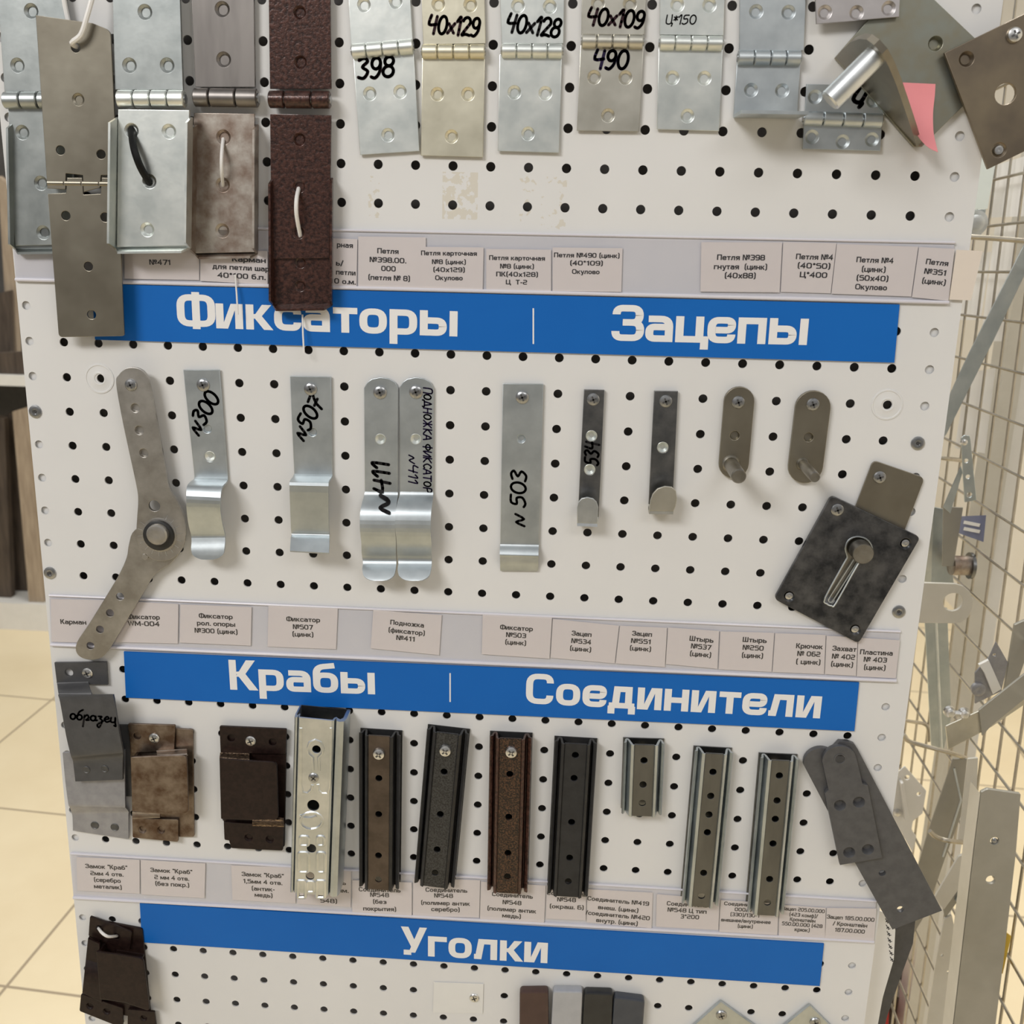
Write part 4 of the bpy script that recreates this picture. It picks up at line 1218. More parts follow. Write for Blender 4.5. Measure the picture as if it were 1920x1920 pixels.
link('pivot_stud', MB().lathe((*pc2, .0139), [(.0078, 0), (.0077, .0040), (.0068, .0052), (.0046, .0055), (.00001, .0052)], n=28), GREYARM, fa)
screw(fa, Q('M1', (737, 245)), .0110, .0043, SCRD)

f300 = thing('latch_strip', 'zinc spring catch marked N300 with a bulging lower end', 'latch', Q('M1', (1150, 600)), .001, CAT)
strip_part(f300, 'M1', [(1030, 160), (1235, 160), (1282, 775), (1095, 772)], .001, .0016, ZNB, H('M1', .0026, 3.2, 2.6, (1165, 492)) + H('M1', .0026, 3.9, 2.9, (1180, 648)),
           [((1093, 755), (1281, 758), .0026), ((1090, 775), (1280, 780), .003), ((1070, 790), (1270, 795), .010), ((1052, 815), (1250, 820), .017), ((1048, 870), (1240, 880), .0215), ((1050, 950), (1240, 955), .021), ((1060, 1030), (1250, 1025), .016), ((1074, 1085), (1264, 1085), .0125), ((1077, 1125), (1266, 1120), .013), ((1075, 1170), (1262, 1165), .0148), ((1082, 1198), (1256, 1195), .0156), ((1105, 1217), (1232, 1217), .0160), ((1135, 1228), (1198, 1228), .0162)])
screw(f300, Q('M1', (1143, 245)), .0026, .0046, SCRD)
hand(f300, 'N300', Q('M1', (1118, 530)), Q('M1', (1243, 320)), 32, 2.0, .0026)

f507 = thing('latch_strip', 'zinc spring catch marked N507 with a pale straight lip', 'latch', Q('M1', (1745, 600)), .001, CAT)
strip_part(f507, 'M1', [(1630, 195), (1862, 200), (1870, 752), (1655, 750)], .001, .0016, ZNB, H('M1', .0026, 3.2, 2.6, (1757, 510)),
           [((1655, 745), (1870, 748), .0026), ((1648, 762), (1864, 766), .006), ((1632, 782), (1850, 786), .013), ((1628, 810), (1848, 815), .0165), ((1632, 940), (1848, 945), .0145), ((1636, 1050), (1850, 1055), .0125), ((1640, 1080), (1852, 1085), .0115), ((1639, 1092), (1853, 1096), .0125), ((1636, 1105), (1853, 1110), .0150), ((1633, 1145), (1852, 1155), .020), ((1631, 1178), (1850, 1190), .024)], sub=3)
screw(f507, Q('M1', (1747, 268)), .0026, .0046, SCRD)
hand(f507, 'N507', Q('M1', (1708, 560)), Q('M1', (1830, 345)), 32, 2.0, .0026)


def foot(label, dx, scr):
    o = thing('latch_strip', label, 'latch', Q('M2', (225 + dx, 600)), .001, CAT)
    f = lambda *p: [(x + dx, y) for x, y in p]
    d2 = lambda x, y: (x + dx + 6 * (y > 1100), y)
    strip_part(o, 'M2', f((128, 262), (145, 232), (172, 212), (220, 203), (268, 210), (302, 230), (320, 262), (318, 852), (132, 850)), .001, .0016, ZNB, H('M2', .0026, 3.2, 2.4, (218 + dx, 552)),
               [(d2(132, 845), d2(318, 848), .0026), (d2(128, 868), d2(317, 870), .004), (d2(116, 910), d2(312, 912), .010), (d2(106, 965), d2(306, 968), .0155), (d2(104, 1050), d2(303, 1055), .0175), (d2(106, 1130), d2(302, 1135), .0155), (d2(108, 1185), d2(301, 1188), .0105), (d2(112, 1218), d2(303, 1220), .0085), (d2(116, 1250), d2(303, 1252), .0095), (d2(112, 1282), d2(299, 1285), .0135), (d2(120, 1318), d2(288, 1318), .017), (d2(150, 1340), d2(258, 1340), .019), (d2(190, 1347), d2(226, 1347), .0195)])
    screw(o, Q('M2', scr), .0026, .0048, SCRD)
    return o


def footw(u, v):
    """height of the bent foot above its flat part, by height v"""
    t_ = [(P(*Q('M2', (210, y)), z)[1], z) for y, z in ((848, .0026), (870, .004), (911, .010), (966, .0155), (1052, .0175))]
    for (v0, z0), (v1, z1) in zip(t_, t_[1:]):
        if v1 <= v <= v0:
            return z0 + (z1 - z0) * (v0 - v) / (v0 - v1) - .0026 + .0012
    return 0.0 if v > t_[0][0] else .0162


fl = foot('left of the two zinc foot catches, marked N411 in thick marker', 0, (218, 287))
hand(fl, 'N411', Q('M2', (285, 935)), Q('M2', (265, 675)), 33, 2.3, .0026, wf=footw)
fr_ = foot('right of the two zinc foot catches, with writing down its right edge', 199, (420, 285))
hand(fr_, 'ПОДНОЖКА ФИКСАТОР', Q('M2', (462, 258)), Q('M2', (462, 850)), 16, 1.05, .0026, INKV)
hand(fr_, 'N411', Q('M2', (380, 640)), Q('M2', (378, 800)), 18, 1.05, .0026, INKV)

f503 = thing('latch_strip', 'wide zinc catch strip marked N503 with a short foot', 'latch', Q('M2', (1010, 700)), .001, CAT)
strip_part(f503, 'M2', [(908, 238), (1136, 240), (1112, 1142), (894, 1138)], .001, .0018, ZNB, H('M2', .0028, 3.0, 2.0, (1012, 548)),
           [((895, 1130), (1112, 1134), .0028), ((893, 1148), (1111, 1152), .0032), ((891, 1172), (1109, 1176), .006), ((891, 1198), (1109, 1204), .008), ((892, 1212), (1109, 1216), .0075), ((893, 1250), (1108, 1254), .0035), ((894, 1290), (1106, 1292), .0022)], sub=3)
screw(f503, Q('M2', (1018, 315)), .0028, .0046, SCRD)
hand(f503, 'N 503', Q('M2', (1030, 1040)), Q('M2', (1043, 725)), 30, 1.8, .0028)


def hookstrip(label, flat, bends, tab, m, mt, holes, scr):
    o = thing('hook_strip', label, 'hook', Q('M2', flat[0]), .001, CAT)
    strip_part(o, 'M2', flat, .001, .0025, m, holes, None)
    strip_part(o, 'M2', None, 0, .0022, mt, (), bends, 'hook_bend', 3)
    link('hook_tab', MB().plate(UV(Q('M2', *tab), .0145), .0122, .0022), mt, o)
    screw(o, Q('M2', scr), .0035, .0044, SCRD)
    return o


h534 = hookstrip('narrow dark hook strip marked 534', [(1365, 272), (1480, 275), (1447, 1000), (1330, 998)],
                 [((1330, 985), (1446, 988), .0034), ((1328, 1004), (1444, 1008), .005), ((1326, 1018), (1442, 1022), .009), ((1326, 1022), (1441, 1026), .0138)],
                 [(1326, 1022), (1326, 935), (1334, 905), (1352, 885), (1384, 877), (1416, 885), (1436, 905), (1445, 935), (1442, 1026)], ZNK, ZN,
                 H('M2', .0035, 3.9, 2.8, (1407, 532), (1397, 722)), (1417, 327))
hand(h534, '534', Q('M2', (1445, 700)), Q('M2', (1452, 568)), 27, 1.7, .0035)
h551 = hookstrip('narrow dark hook strip with one hole and a rounded hook end', [(1760, 280), (1894, 282), (1862, 935), (1728, 930)],
                 [((1728, 915), (1862, 918), .0034), ((1726, 932), (1864, 936), .005), ((1728, 946), (1868, 950), .009), ((1732, 954), (1868, 956), .0138)],
                 [(1732, 954), (1738, 900), (1752, 860), (1778, 830), (1820, 815), (1858, 820), (1882, 842), (1888, 885), (1880, 930), (1868, 956)], ZNK, ZND,
                 H('M2', .0035, 4.0, 2.8, (1808, 597)), (1825, 337))


for o_, pts in ((h534, ((1407, 532), (1397, 722))), (h551, ((1808, 597),)), (f300, ((1180, 648),)), (fl, ((218, 552),)), (fr_, ((417, 552),))):
    for q in pts:
        if o_ is f300:
            u, v = P(*Q('M1', q), .0030)
        else:
            u, v = P(*Q('M2', q), .0038)
        zz = .0036 if o_ in (h534, h551) else .0027
        mb = MB().lathe((u, v, zz), [(.0040, 0), (.0038, .00015), (.0034, .0001), (.0016, -.0015), (.00001, -.0016)])
        link('countersink', mb, ZNW, o_)  # paler zinc cups, painting these holes as brightly lit


def pinplate(label, top, ra, bot, rb, hole, scr, base, plen, pr, m):
    o = thing('pin_bracket', label, 'pin bracket', Q('M3', top), .001, CAT)
    a, b = P(*Q('M3', top), .004), P(*Q('M3', bot), .004)
    link('plate', MB().plate(capsule(a, b, ra / 1000, rb / 1000), .001, .003, H('M3', .004, 3.2, 2.6, hole)), m, o)
    u, v = P(*Q('M3', base), .004)
    link('pin', MB().lathe((u, v, .0035), [(pr * 1.35, 0), (pr * 1.25, .0008), (pr, .0018), (pr, plen - .001), (pr * .86, plen), (.00001, plen)], n=24), PINST, o)
    screw(o, Q('M3', scr), .004, .0044, SCRD)


pinplate('rounded pin bracket, darker and left of the pair, thick pin', (318, 340), 10.3, (288, 690), 10.3, (293, 530), (313, 343), (272, 690), .036, .0050, OLIVE)
pinplate('rounded pin bracket, paler and right of the pair, thin pin', (733, 375), 11.9, (692, 705), 11.9, (708, 540), (733, 355), (676, 690), .038, .0036, GREYARM if False else OLIVE)

lk = thing('slot_catch', 'dark mottled catch plate with keyhole slot over an olive tongue', 'latch', Q('M3', (930, 1280)), .001)
link('tongue', MB().plate(rounded(UV(Q('M3', (1072, 668), (1362, 768), (1090, 1480), (800, 1380)), .0025), [.004, .004, .001, .001]), .001, .0015), OLIVE, lk)
key = capsule(P(*Q('M3', (828, 1458)), .006), P(*Q('M3', (975, 1200)), .006), .0038)
kc = P(*Q('M3', (985, 1160)), .006)
slot = UV(Q('M3', (800, 1442), (905, 1250), (925, 1210), (915, 1165), (930, 1120), (975, 1098), (1030, 1110), (1062, 1150), (1060, 1200), (1020, 1232), (990, 1245), (862, 1470), (838, 1486), (810, 1475)), .006)
slot = curvy(slot, 3)
link('cover_plate', MB().plate(rounded(UV(Q('M3', (838, 868), (1338, 1103), (990, 1700), (515, 1450)), .0062), .0035), .0028, .0034,
     H('M3', .0062, 3.9, 2.8, (1255, 1138), (600, 1435), (972, 1622)) + [slot]), LOCKD, lk)
link('slot_floor', MB().plate(UV(Q('M3', (800, 1400), (930, 1060), (1110, 1130), (900, 1500)), .0035), .00255, .0004), PINST, lk)
gr = MB()
rim = [Vector((*p, .0064)) for p in slot]
gr.tube(rim + [rim[0]], .0006, 6)
link('slot_rim', gr, ZNB, lk)
gi = MB()
ia, ib = P(*Q('M3', (832, 1455)), .0045), P(*Q('M3', (985, 1215)), .0045)
ln = capsule(ia, ib, .0017)
gi.tube([Vector((*p, .0045)) for p in ln + [ln[0]]], .00055, 6)
link('guide_rim', gi, ZNW, lk)
pb = P(*Q('M3', (985, 1160)), .0035)
link('locking_pin', MB().lathe((*pb, .003), [(.0074, 0), (.0074, .0145), (.0068, .0155), (.0004, .0155), (.00001, .0150)], n=28), PINST, lk)
screw(lk, Q('M3', (1108, 765)), .0025, .0044, SCRD)
screw(lk, Q('M3', (870, 948)), .0062, .0044, SCRD)
for q in ((1255, 1138), (600, 1435), (972, 1622)):
    u, v = P(*Q('M3', q), .005)
    link('rivet', MB().lathe((u, v, .003), [(.0030, 0), (.0028, .0016), (.0012, .0020), (.00001, .0018)]), SCRW, lk)

# ================================================================== CRAB CLAMPS AND RAILS
CR = 'crab clamps'
cg = thing('tube_clamp', 'silver grey crab clamp with black handwriting on its dark upper half', 'clamp', Q('B1', (500, 300)), .001, CR)
strip_part(cg, 'B1', [(305, -112), (598, -115), (606, 12), (320, 10)], .001, .0022, DGREY, H('B1', .0032, 3.2, None, (388, -56)),
           None, 'mounting_tab')
strip_part(cg, 'B1', None, 0, .0022, DGREY, (), [((318, -4), (494, -8), .003), ((322, 14), (500, 6), .005), ((326, 46), (510, 40), .016), ((330, 66), (514, 66), .019)], 'tab_bend', 3)
strip_part(cg, 'B1', None, 0, .0022, DGREY, (), [((326, 68), (630, 66), .019), ((338, 110), (640, 90), .0195), ((372, 300), (668, 270), .0195), ((398, 408), (690, 378), .019), ((404, 424), (692, 400), .0165), ((410, 440), (692, 412), .0140), ((414, 470), (690, 450), .013), ((424, 556), (690, 546), .013)], 'upper_jaw', 3)
strip_part(cg, 'B1', None, 0, .0022, SGREY, (), [((352, 395), (700, 380), .0065), ((368, 560), (702, 560), .0075), ((384, 680), (704, 690), .0085), ((392, 700), (706, 704), .0075), ((402, 730), (724, 726), .0035), ((408, 760), (722, 750), .003), ((410, 832), (722, 880), .003)], 'lower_jaw', 3)
link('back_plate', MB().plate(UV(Q('B1', (400, 240), (736, 238), (742, 640), (420, 640)), .0028), .001, .0018), DGREY, cg)
for q in ((485, 490), (588, 485)):
    u, v = P(*Q('B1', q), .0132)
    link('bolt_hole', MB().lathe((u, v, .0131), [(.0030, .0002), (.0026, .0004), (.0022, .0001), (.00001, 0)]), RECESS, cg)
for q in ((533, 803), (645, 814)):
    u, v = P(*Q('B1', q), .0032)
    link('bolt_hole', MB().lathe((u, v, .0030), [(.0034, .0002), (.0030, .0004), (.0026, .0001), (.00001, 0)]), RECESS, cg)
screw(cg, Q('M1', (492, 1866)), .0032, .0042, SCRW)
hand(cg, 'образец', Q('B1', (392, 205)), Q('B1', (660, 228)), 24, 1.5, .0196)


def crab(label, m, back, tab, tabholes, scr, steps, body, low, flange, fholes, t=.002, ear=None):
    o = thing('tube_clamp', label, 'clamp', Q('B1', body[0]), .001, CR)
    link('back_plate', MB().plate(rounded(UV(Q('B1', *back), .003), .0015), .001, .002), m, o)
    link('mounting_tab', MB().plate(rounded(UV(Q('B1', *tab), .0055), .0012), .0034, .002, H('B1', .0055, 3.0, None, *tabholes)), m, o)
    for l0, r0, l1, r1, z0, z1 in steps:
        def mid(a, b, t_):
            return (a[0] + (b[0] - a[0]) * t_, a[1] + (b[1] - a[1]) * t_)
        st = [(l0, r0, z0), (mid(l0, l1, .3), mid(r0, r1, .3), z0 + (z1 - z0) * .18), (mid(l0, l1, .75), mid(r0, r1, .75), z0 + (z1 - z0) * .85), (l1, r1, z1)]
        strip_part(o, 'B1', None, 0, t, ear or m, (), st, 'bent_ear', 4)
    link('body_plate', MB().plate(rounded(UV(Q('B1', *body), .016), [.001, .001, .004, .004, .001, .001][:len(body)]), .014, .002, bevel=.0006), m, o)
    link('side_wall', MB().box(0, 0, 0, 0, 0, 0) if False else low, m, o)
    link('lower_flange', MB().plate(rounded(UV(Q('B1', *flange), .0055), .0015), .0034, .002, H('B1', .0055, 3.2, 2.4, *fholes)), m, o)
    if scr:
        screw(o, Q('B1', scr), .0055, .0042, SCRW)
    return o


def sidewall(a, b, z0, z1, t=.002):
    """wall standing on the board between two zoom points at depths z0..z1"""
    pa, pb_ = Vector((*P(*Q('B1', a), z1), 0)), Vector((*P(*Q('B1', b), z1), 0))
    d = (pb_ - pa).normalized()
    nrm = Vector((-d.y, d.x, 0)) * t
    up0, up1 = Vector((0, 0, z0)), Vector((0, 0, z1))
    v = [pa + up0, pb_ + up0, pb_ + up1, pa + up1]
    v += [p + nrm for p in v]
    return MB().add(v, [(0, 1, 2, 3), (7, 6, 5, 4), (0, 4, 5, 1), (1, 5, 6, 2), (2, 6, 7, 3), (3, 7, 4, 0)])


crab('rust brown bare steel crab clamp', RUST, [(726, 242), (1085, 265), (1092, 868), (750, 866)], [(718, 232), (985, 240), (980, 385), (738, 395)], [(770, 300)], (868, 312),
     [((880, 382), (1050, 372), (884, 412), (1052, 404), .0055, .0155), ((742, 768), (900, 760), (744, 728), (898, 735), .0055, .0155)],
     [(734, 418), (884, 412), (1050, 408), (1060, 735), (900, 740), (742, 724)], sidewall((738, 430), (744, 720), .003, .015), [(742, 765), (1002, 770), (1002, 897), (745, 872)], [(800, 828), (905, 830)], ear=STAIN)  # paler ears: highlight on the bends painted by material
crab('glossy dark brown crab clamp next to the embossed rail', BRN, [(1236, 262), (1612, 280), (1600, 925), (1262, 885)], [(1234, 245), (1612, 262), (1606, 402), (1240, 396)], [(1300, 312), (1533, 335)], (1410, 328),
     [((1238, 392), (1402, 398), (1234, 422), (1404, 438), .0055, .0155), ((1418, 806), (1598, 812), (1420, 768), (1592, 772), .0055, .0155)],
     [(1233, 424), (1404, 438), (1556, 446), (1566, 772), (1420, 774), (1242, 768)], sidewall((1240, 440), (1246, 760), .003, .015), [(1258, 785), (1596, 805), (1590, 946), (1300, 932)], [(1398, 872), (1517, 882)], ear=EARGLINT)
cb = crab('lowest dark brown crab clamp beside the Уголки sign', BRN, [(510, 1330), (800, 1385), (850, 1900), (470, 1830)], [(505, 1316), (742, 1402), (728, 1502), (497, 1425)], [(560, 1384), (655, 1428)], None,
          [((500, 1428), (560, 1450), (470, 1680), (560, 1700), .0055, .0155), ((655, 1500), (810, 1525), (660, 1530), (800, 1552), .0055, .0155)],
          [(540, 1512), (660, 1528), (806, 1552), (842, 1850), (700, 1800), (562, 1782)], sidewall((545, 1520), (565, 1775), .003, .015), [(455, 1752), (692, 1832), (690, 1945), (446, 1848)], [(505, 1820), (600, 1850)])
link('lower_ear', MB().plate(rounded(UV(Q('B1', (718, 1838), (868, 1852), (885, 1985), (716, 1950)), .0055), .001), .0034, .002, H('B1', .0055, 3.0, 2.2, (808, 1888))), BRN, cb)
link('left_panel', MB().plate(UV(Q('B1', (494, 1440), (560, 1470), (572, 1800), (462, 1745)), .0105), .0085, .002), BRN, cb)
zip_loop('white nylon tie through the lowest dark brown clamp', Q('B1', (552, 1378), (575, 1408), (610, 1428), (658, 1424)), .0058, NYW, .0012)


def rail(label, k, top, bot, prof, holes, m, mf, scr=None, t=.0016, facew=None, group='connector rails', hr=2.6):
    """open channel: prof = half profile [(s_mm, w_mm), ...] from the face edge outwards; top/bot are face centre points"""
    wf = prof[0][1] / 1000
    o = thing('connector_rail', label, 'connector rail', Q(k, top), .001, group)
    a, b = Vector(P(*Q(k, top), wf)), Vector(P(*Q(k, bot), wf))
    d = (b - a).normalized()
    n = Vector((-d.y, d.x))
    if n.x < 0:
        n = -n
    hw = prof[0][0] / 1000
    hs = []
    for h in holes:
        p = Vector(P(*Q(k, h), wf))
        q = a + d * (p - a).dot(d)
        hs.append((q.x, q.y, hr / 1000))
    link('face', MB().plate([tuple(q) for q in (a - n * hw, a + n * hw, b + n * hw, b - n * hw)], wf - t, t, hs), mf, o)
    mb = MB()
    for sgn in (-1, 1):
        pts = [Vector((s / 1000, z / 1000)) for s, z in prof]
        # offset profile for thickness
        lo = []
        for i, p in enumerate(pts):
            t0 = (pts[min(i + 1, len(pts) - 1)] - pts[max(i - 1, 0)]).normalized()
            lo.append(p + Vector((t0.y, -t0.x)) * (-t if False else t) * -1)
        rows = []
        for e_ in (a, b):
            rows.append([(*(e_ + n * sgn * p.x), p.y) for p in pts] + [(*(e_ + n * sgn * p.x), p.y) for p in reversed(lo)])
        m_ = len(rows[0])
        fs = [tuple(range(m_)), tuple(reversed(range(m_, 2 * m_)))] + [(i, (i + 1) % m_, m_ + (i + 1) % m_, m_ + i) for i in range(m_)]
        mb.add(rows[0] + rows[1], fs)
    link('side_channel', mb, m, o, 25)
    we = (prof[-1][0] + .2) / 1000
    link('back_web', MB().plate([tuple(q) for q in (a - n * we, a + n * we, b + n * we, b - n * we)], .0006, .0012), BLK if m != ZNB else ZNK, o)  # dark web colour paints the shade inside the channel
    if scr:
        screw(o, Q(k, scr), wf, .0048, SCRW, .7, .0028)
    return o


PR = [(8.2, 12.0), (9.2, 11.6), (10.2, 4.0), (10.8, 2.6), (12.4, 2.2), (13.6, 3.0), (14.7, 8.0), (16.0, 8.4)]
rail('brown bare connector rail with a brass tinted screw', 'B2', (212, 300), (208, 1165), PR, [(210, 538), (208, 740), (207, 972), (207, 1107)], BLK, BRNB, (212, 398))
rail('leaning antique silver connector rail', 'B2', (597, 285), (520, 1150), PR, [(570, 500), (540, 738), (512, 935), (494, 1065)], BLK, ASIL, (585, 380))
rail('antique copper speckled connector rail', 'B2', (952, 315), (932, 1185), PR, [(958, 515), (945, 755), (942, 958), (940, 1090)], HAMB, COPP, (956, 388))
rail('black painted connector rail with no screw', 'B2', (1320, 345), (1272, 1205), PR, [(1320, 408), (1308, 537), (1300, 785), (1290, 985), (1283, 1118)], BLK, BLK)
PZ = [(6.6, 12.0), (7.6, 11.6), (9.2, 4.5), (10.2, 2.6), (11.8, 2.6), (12.8, 4.0), (13.4, 8.0), (14.2, 8.4)]
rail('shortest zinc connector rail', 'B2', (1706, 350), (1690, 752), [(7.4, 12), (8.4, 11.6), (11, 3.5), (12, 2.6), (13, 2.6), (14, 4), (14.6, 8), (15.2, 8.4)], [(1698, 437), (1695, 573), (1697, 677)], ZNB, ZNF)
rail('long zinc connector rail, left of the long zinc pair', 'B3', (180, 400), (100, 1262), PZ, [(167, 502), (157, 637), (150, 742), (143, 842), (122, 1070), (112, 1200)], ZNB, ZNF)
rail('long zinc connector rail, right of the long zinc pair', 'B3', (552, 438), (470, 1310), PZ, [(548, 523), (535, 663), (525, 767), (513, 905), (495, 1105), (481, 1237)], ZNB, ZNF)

# wide embossed rail
er = thing('connector_rail', 'wide embossed zinc rail with deep rolled edges', 'connector rail', Q('B1', (1770, 200)), .001, 'connector rails')
FW = .022
ea, eb = Vector(P(*Q('B1', (1775, 205)), FW)), Vector(P(*Q('B1', (1745, 1190)), FW))
d = (eb - ea).normalized()
n = Vector((-d.y, d.x))
n = n if n.x > 0 else -n
HWD = .0125
link('face', MB().plate([tuple(q) for q in (ea - n * HWD, ea + n * HWD, eb + n * HWD, eb - n * HWD)], FW - .0018, .0018,
     H('B1', FW, 3.2, None, (1780, 375)) + H('B1', FW, 4.6, None, (1762, 690)) + H('B1', FW, 3.6, None, (1752, 932)) + H('B1', FW, 3.4, None, (1744, 1087)) + H('B1', FW, 3.4, None, (1764, 535))), ZN, er)
mb = MB()
for sg in (-1, 1):
    kx = 1.25 if sg > 0 else .5
    pf = [(12.5, 22), (13.6, 21.4), (14.2, 17), (15, 21.6), (17.2, 22.6), (19.4, 21.4), (20.4, 17), (20.4, 2), (19.4, .8), (18.4, 2), (18.2, 16), (16.8, 18.6), (15, 17), (14, 15.6), (12.9, 17), (12.5, 20)]
    pf = [(12.5 + (s_ - 12.5) * kx, z) for s_, z in pf]
    rows = [[(*(e_ + n * sg * s_ / 1000), z / 1000) for s_, z in pf] for e_ in (ea, eb)]
    m_ = len(pf)
    mb.add(rows[0] + rows[1], [tuple(range(m_)), tuple(reversed(range(m_, 2 * m_)))] + [(i, (i + 1) % m_, m_ + (i + 1) % m_, m_ + i) for i in range(m_)])
link('rolled_edge', mb, ZNB, er, 25)
WL, WR = .0165, .0210
link('back_web', MB().plate([tuple(q) for q in (ea - n * WL, ea + n * WR, eb + n * WR, eb - n * WL)], .0008, .0012), ZNK, er)  # web coloured dark to paint the shade in the open end
emb = MB()


def zr(x, y):
    return (412 + x / 2.643, 1293 + y / 2.643)


def rr_(x0, y0, x1, y1, r=14):
    o_ = rounded([(x0, y0), (x1, y0), (x1, y1), (x0, y1)], r, 4)
    return o_ + [o_[0]]


for loop in ([(402, 190), (402, 300), (402, 400), (403, 475), (410, 508), (436, 514), (455, 496), (459, 472)],
             [(552, 190), (550, 300), (547, 400), (544, 480), (534, 514), (506, 516), (489, 498), (487, 470)],
             [(463, 400), (462, 335), (442, 318), (436, 290), (446, 262), (474, 250), (502, 262), (513, 290), (507, 318), (490, 335), (493, 400)],
             ell(455, 650, 55, 42), ell(440, 620, 40, 14, 180, 20, 8),
             rr_(396, 726, 440, 774), rr_(482, 726, 518, 774), rr_(390, 806, 440, 906), rr_(482, 806, 522, 906), rr_(386, 946, 424, 1032, 8), rr_(480, 946, 520, 1032, 8), rr_(432, 950, 468, 1004, 10)):
    pts = [Vector((*P(*zr(*q), FW), FW - .0006)) for q in loop]
    emb.tube(pts, .0014, 8)
link('embossing', emb, ZN, er)
screw(er, Q('B1', (1764, 535)), FW, .0040, SCRD, .9, .0012)

# graphite pivot hook
gp = thing('pivot_strap', 'dark grey pivoting strap of two arms hanging askew at the right edge', 'pivot strap', Q('B3', (885, 430)), .002)
cA = P(*Q('B3', (776, 452)), .005)
rA = (Vector(P(*Q('B3', (680, 452)), .005)) - Vector(cA)).length
cB = P(*Q('B3', (881, 440)), .009)
rB = (Vector(P(*Q('B3', (785, 440)), .009)) - Vector(cB)).length
link('rear_arm', MB().plate(arc(cA, rA, 60, 190, 12) + UV(Q('B3', (972, 1018), (1180, 1390), (1460, 1283), (985, 375), (965, 346), (930, 332), (880, 330)), .005), .001, .004, H('B3', .005, 2.6, None, (1123, 1070), (1225, 1275))), MGREY, gp)
link('front_arm', MB().plate(arc(cB, rB, 20, 185, 14) + UV(Q('B3', (820, 602), (800, 622), (885, 1026), (1122, 985), (1042, 578), (1012, 570)), .009), .0052, .004,
     H('B3', .0092, 4.4, 2.9, (885, 690), (992, 672), (937, 955), (1042, 938))), MGREY, gp)
u, v = P(*Q('B3', (885, 430)), .0092)
link('pivot_rivet', MB().lathe((u, v, .009), [(.0046, 0), (.0044, .0005), (.0036, .0005), (.0034, .0002), (.00001, .0002)], n=24), MGREY, gp)

# ================================================================== BOTTOM ROW
EC = 'painted angle plates at the bottom'
for lab, pts, m in (('brown painted angle plate', [(1003, 1740), (1165, 1738), (1168, 2150), (1000, 2150)], CAPB), ('light silver angle plate', [(1190, 1735), (1358, 1738), (1340, 2150), (1168, 2150)], CAPG),
                    ('black angle plate', [(1366, 1745), (1528, 1750), (1515, 2150), (1345, 2150)], CAPK), ('slate blue angle plate, turned slightly', [(1535, 1768), (1708, 1790), (1680, 2170), (1508, 2150)], CAPS)):
    o = thing('angle_plate', lab + ' cut off by the bottom of the view', 'angle plate', Q('B2', pts[0]), .001, EC)
    link('upright', MB().plate(rounded(UV(Q('B2', *pts), .009), [.003, .003, .001, .001]), .001, .008, bevel=.0015), m, o)
for lab, ap, l, r, sc_ in (('zinc corner plate, left of the two under the Уголки sign', (215, 1795), (-60, 2040), (560, 2040), (218, 1870)), ('zinc corner plate, right of the two under the Уголки sign', (715, 1815), (440, 2040), (940, 2040), (745, 1910))):
    o = thing('corner_plate', lab, 'corner plate', Q('B3', ap), .001, 'corner plates')
    inner = lambda p: (p[0], p[1] + 190)
    link('plate', MB().plate(UV(Q('B3', ap, r, (r[0] - 110, r[1] + 90), inner(ap), (l[0] + 110, l[1] + 90), l), .004), .001, .003), ZNB, o)
    screw(o, Q('B3', sc_), .004, .0044, SCRD)
cc = label_card('info_card', 'blank white card screwed to the board under the Уголки sign', Q('B2', (520, 1685), (800, 1695), (795, 1860), (515, 1855)), [], 9, .0008, WPNT, 'card')
screw(cc, Q('B2', (748, 1772)), .0009, .0040, SCRW)

# ================================================================== WIRE MESH AND ITS BRACKETS, RIGHT
M0 = Vector((.842, -.105, -.414))
MD = Vector((.0438, -.0571, -.9974)).normalized()
ME = (Vector((0, 1, 0)) - MD * MD.y).normalized()
MN = MD.cross(ME).normalized()
mb = MB()
for k in range(-25, 10):
    q = M0 + ME * (k * .05)
    mb.tube([q - MD * .33, q + MD * .95], .0016, 6)
for k in range(-8, 21):
    q = M0 + MD * (k * .045 + .02) + MN * .0032
    mb.tube([q - ME * 1.27, q + ME * .46], .0016, 6)
tag(link('wire_mesh_panel', mb, WIRE), 'upright nickel wire mesh panel to the right of the white board', 'wire mesh')

up_ = thing('shelf_upright', 'pale grey upright post seen through the wire mesh', 'post', (1886, 780), -.62)
u, v = P(1886, 780, -.62)
link('post', MB().box(u - .012, u + .012, -Z0, .8, -.66, -.62), CREAMP, up_)
link('slot_channel', MB().box(u + .014, u + .030, -Z0, .8, -.66, -.625), WPNT, up_)


def on_mesh(px, off=.012):
    return [P3(x, y, M0 + Vector((off, 0, 0)), MN) for x, y in px]


def solid(pts, back):
    """closed slab from 3-D outline, extruded by vector back"""
    n = len(pts)
    b = [p + back for p in pts]
    return MB().add(pts + b, [tuple(range(n)), tuple(reversed(range(n, 2 * n)))] + [(i, (i + 1) % n, n + (i + 1) % n, n + i) for i in range(n)])


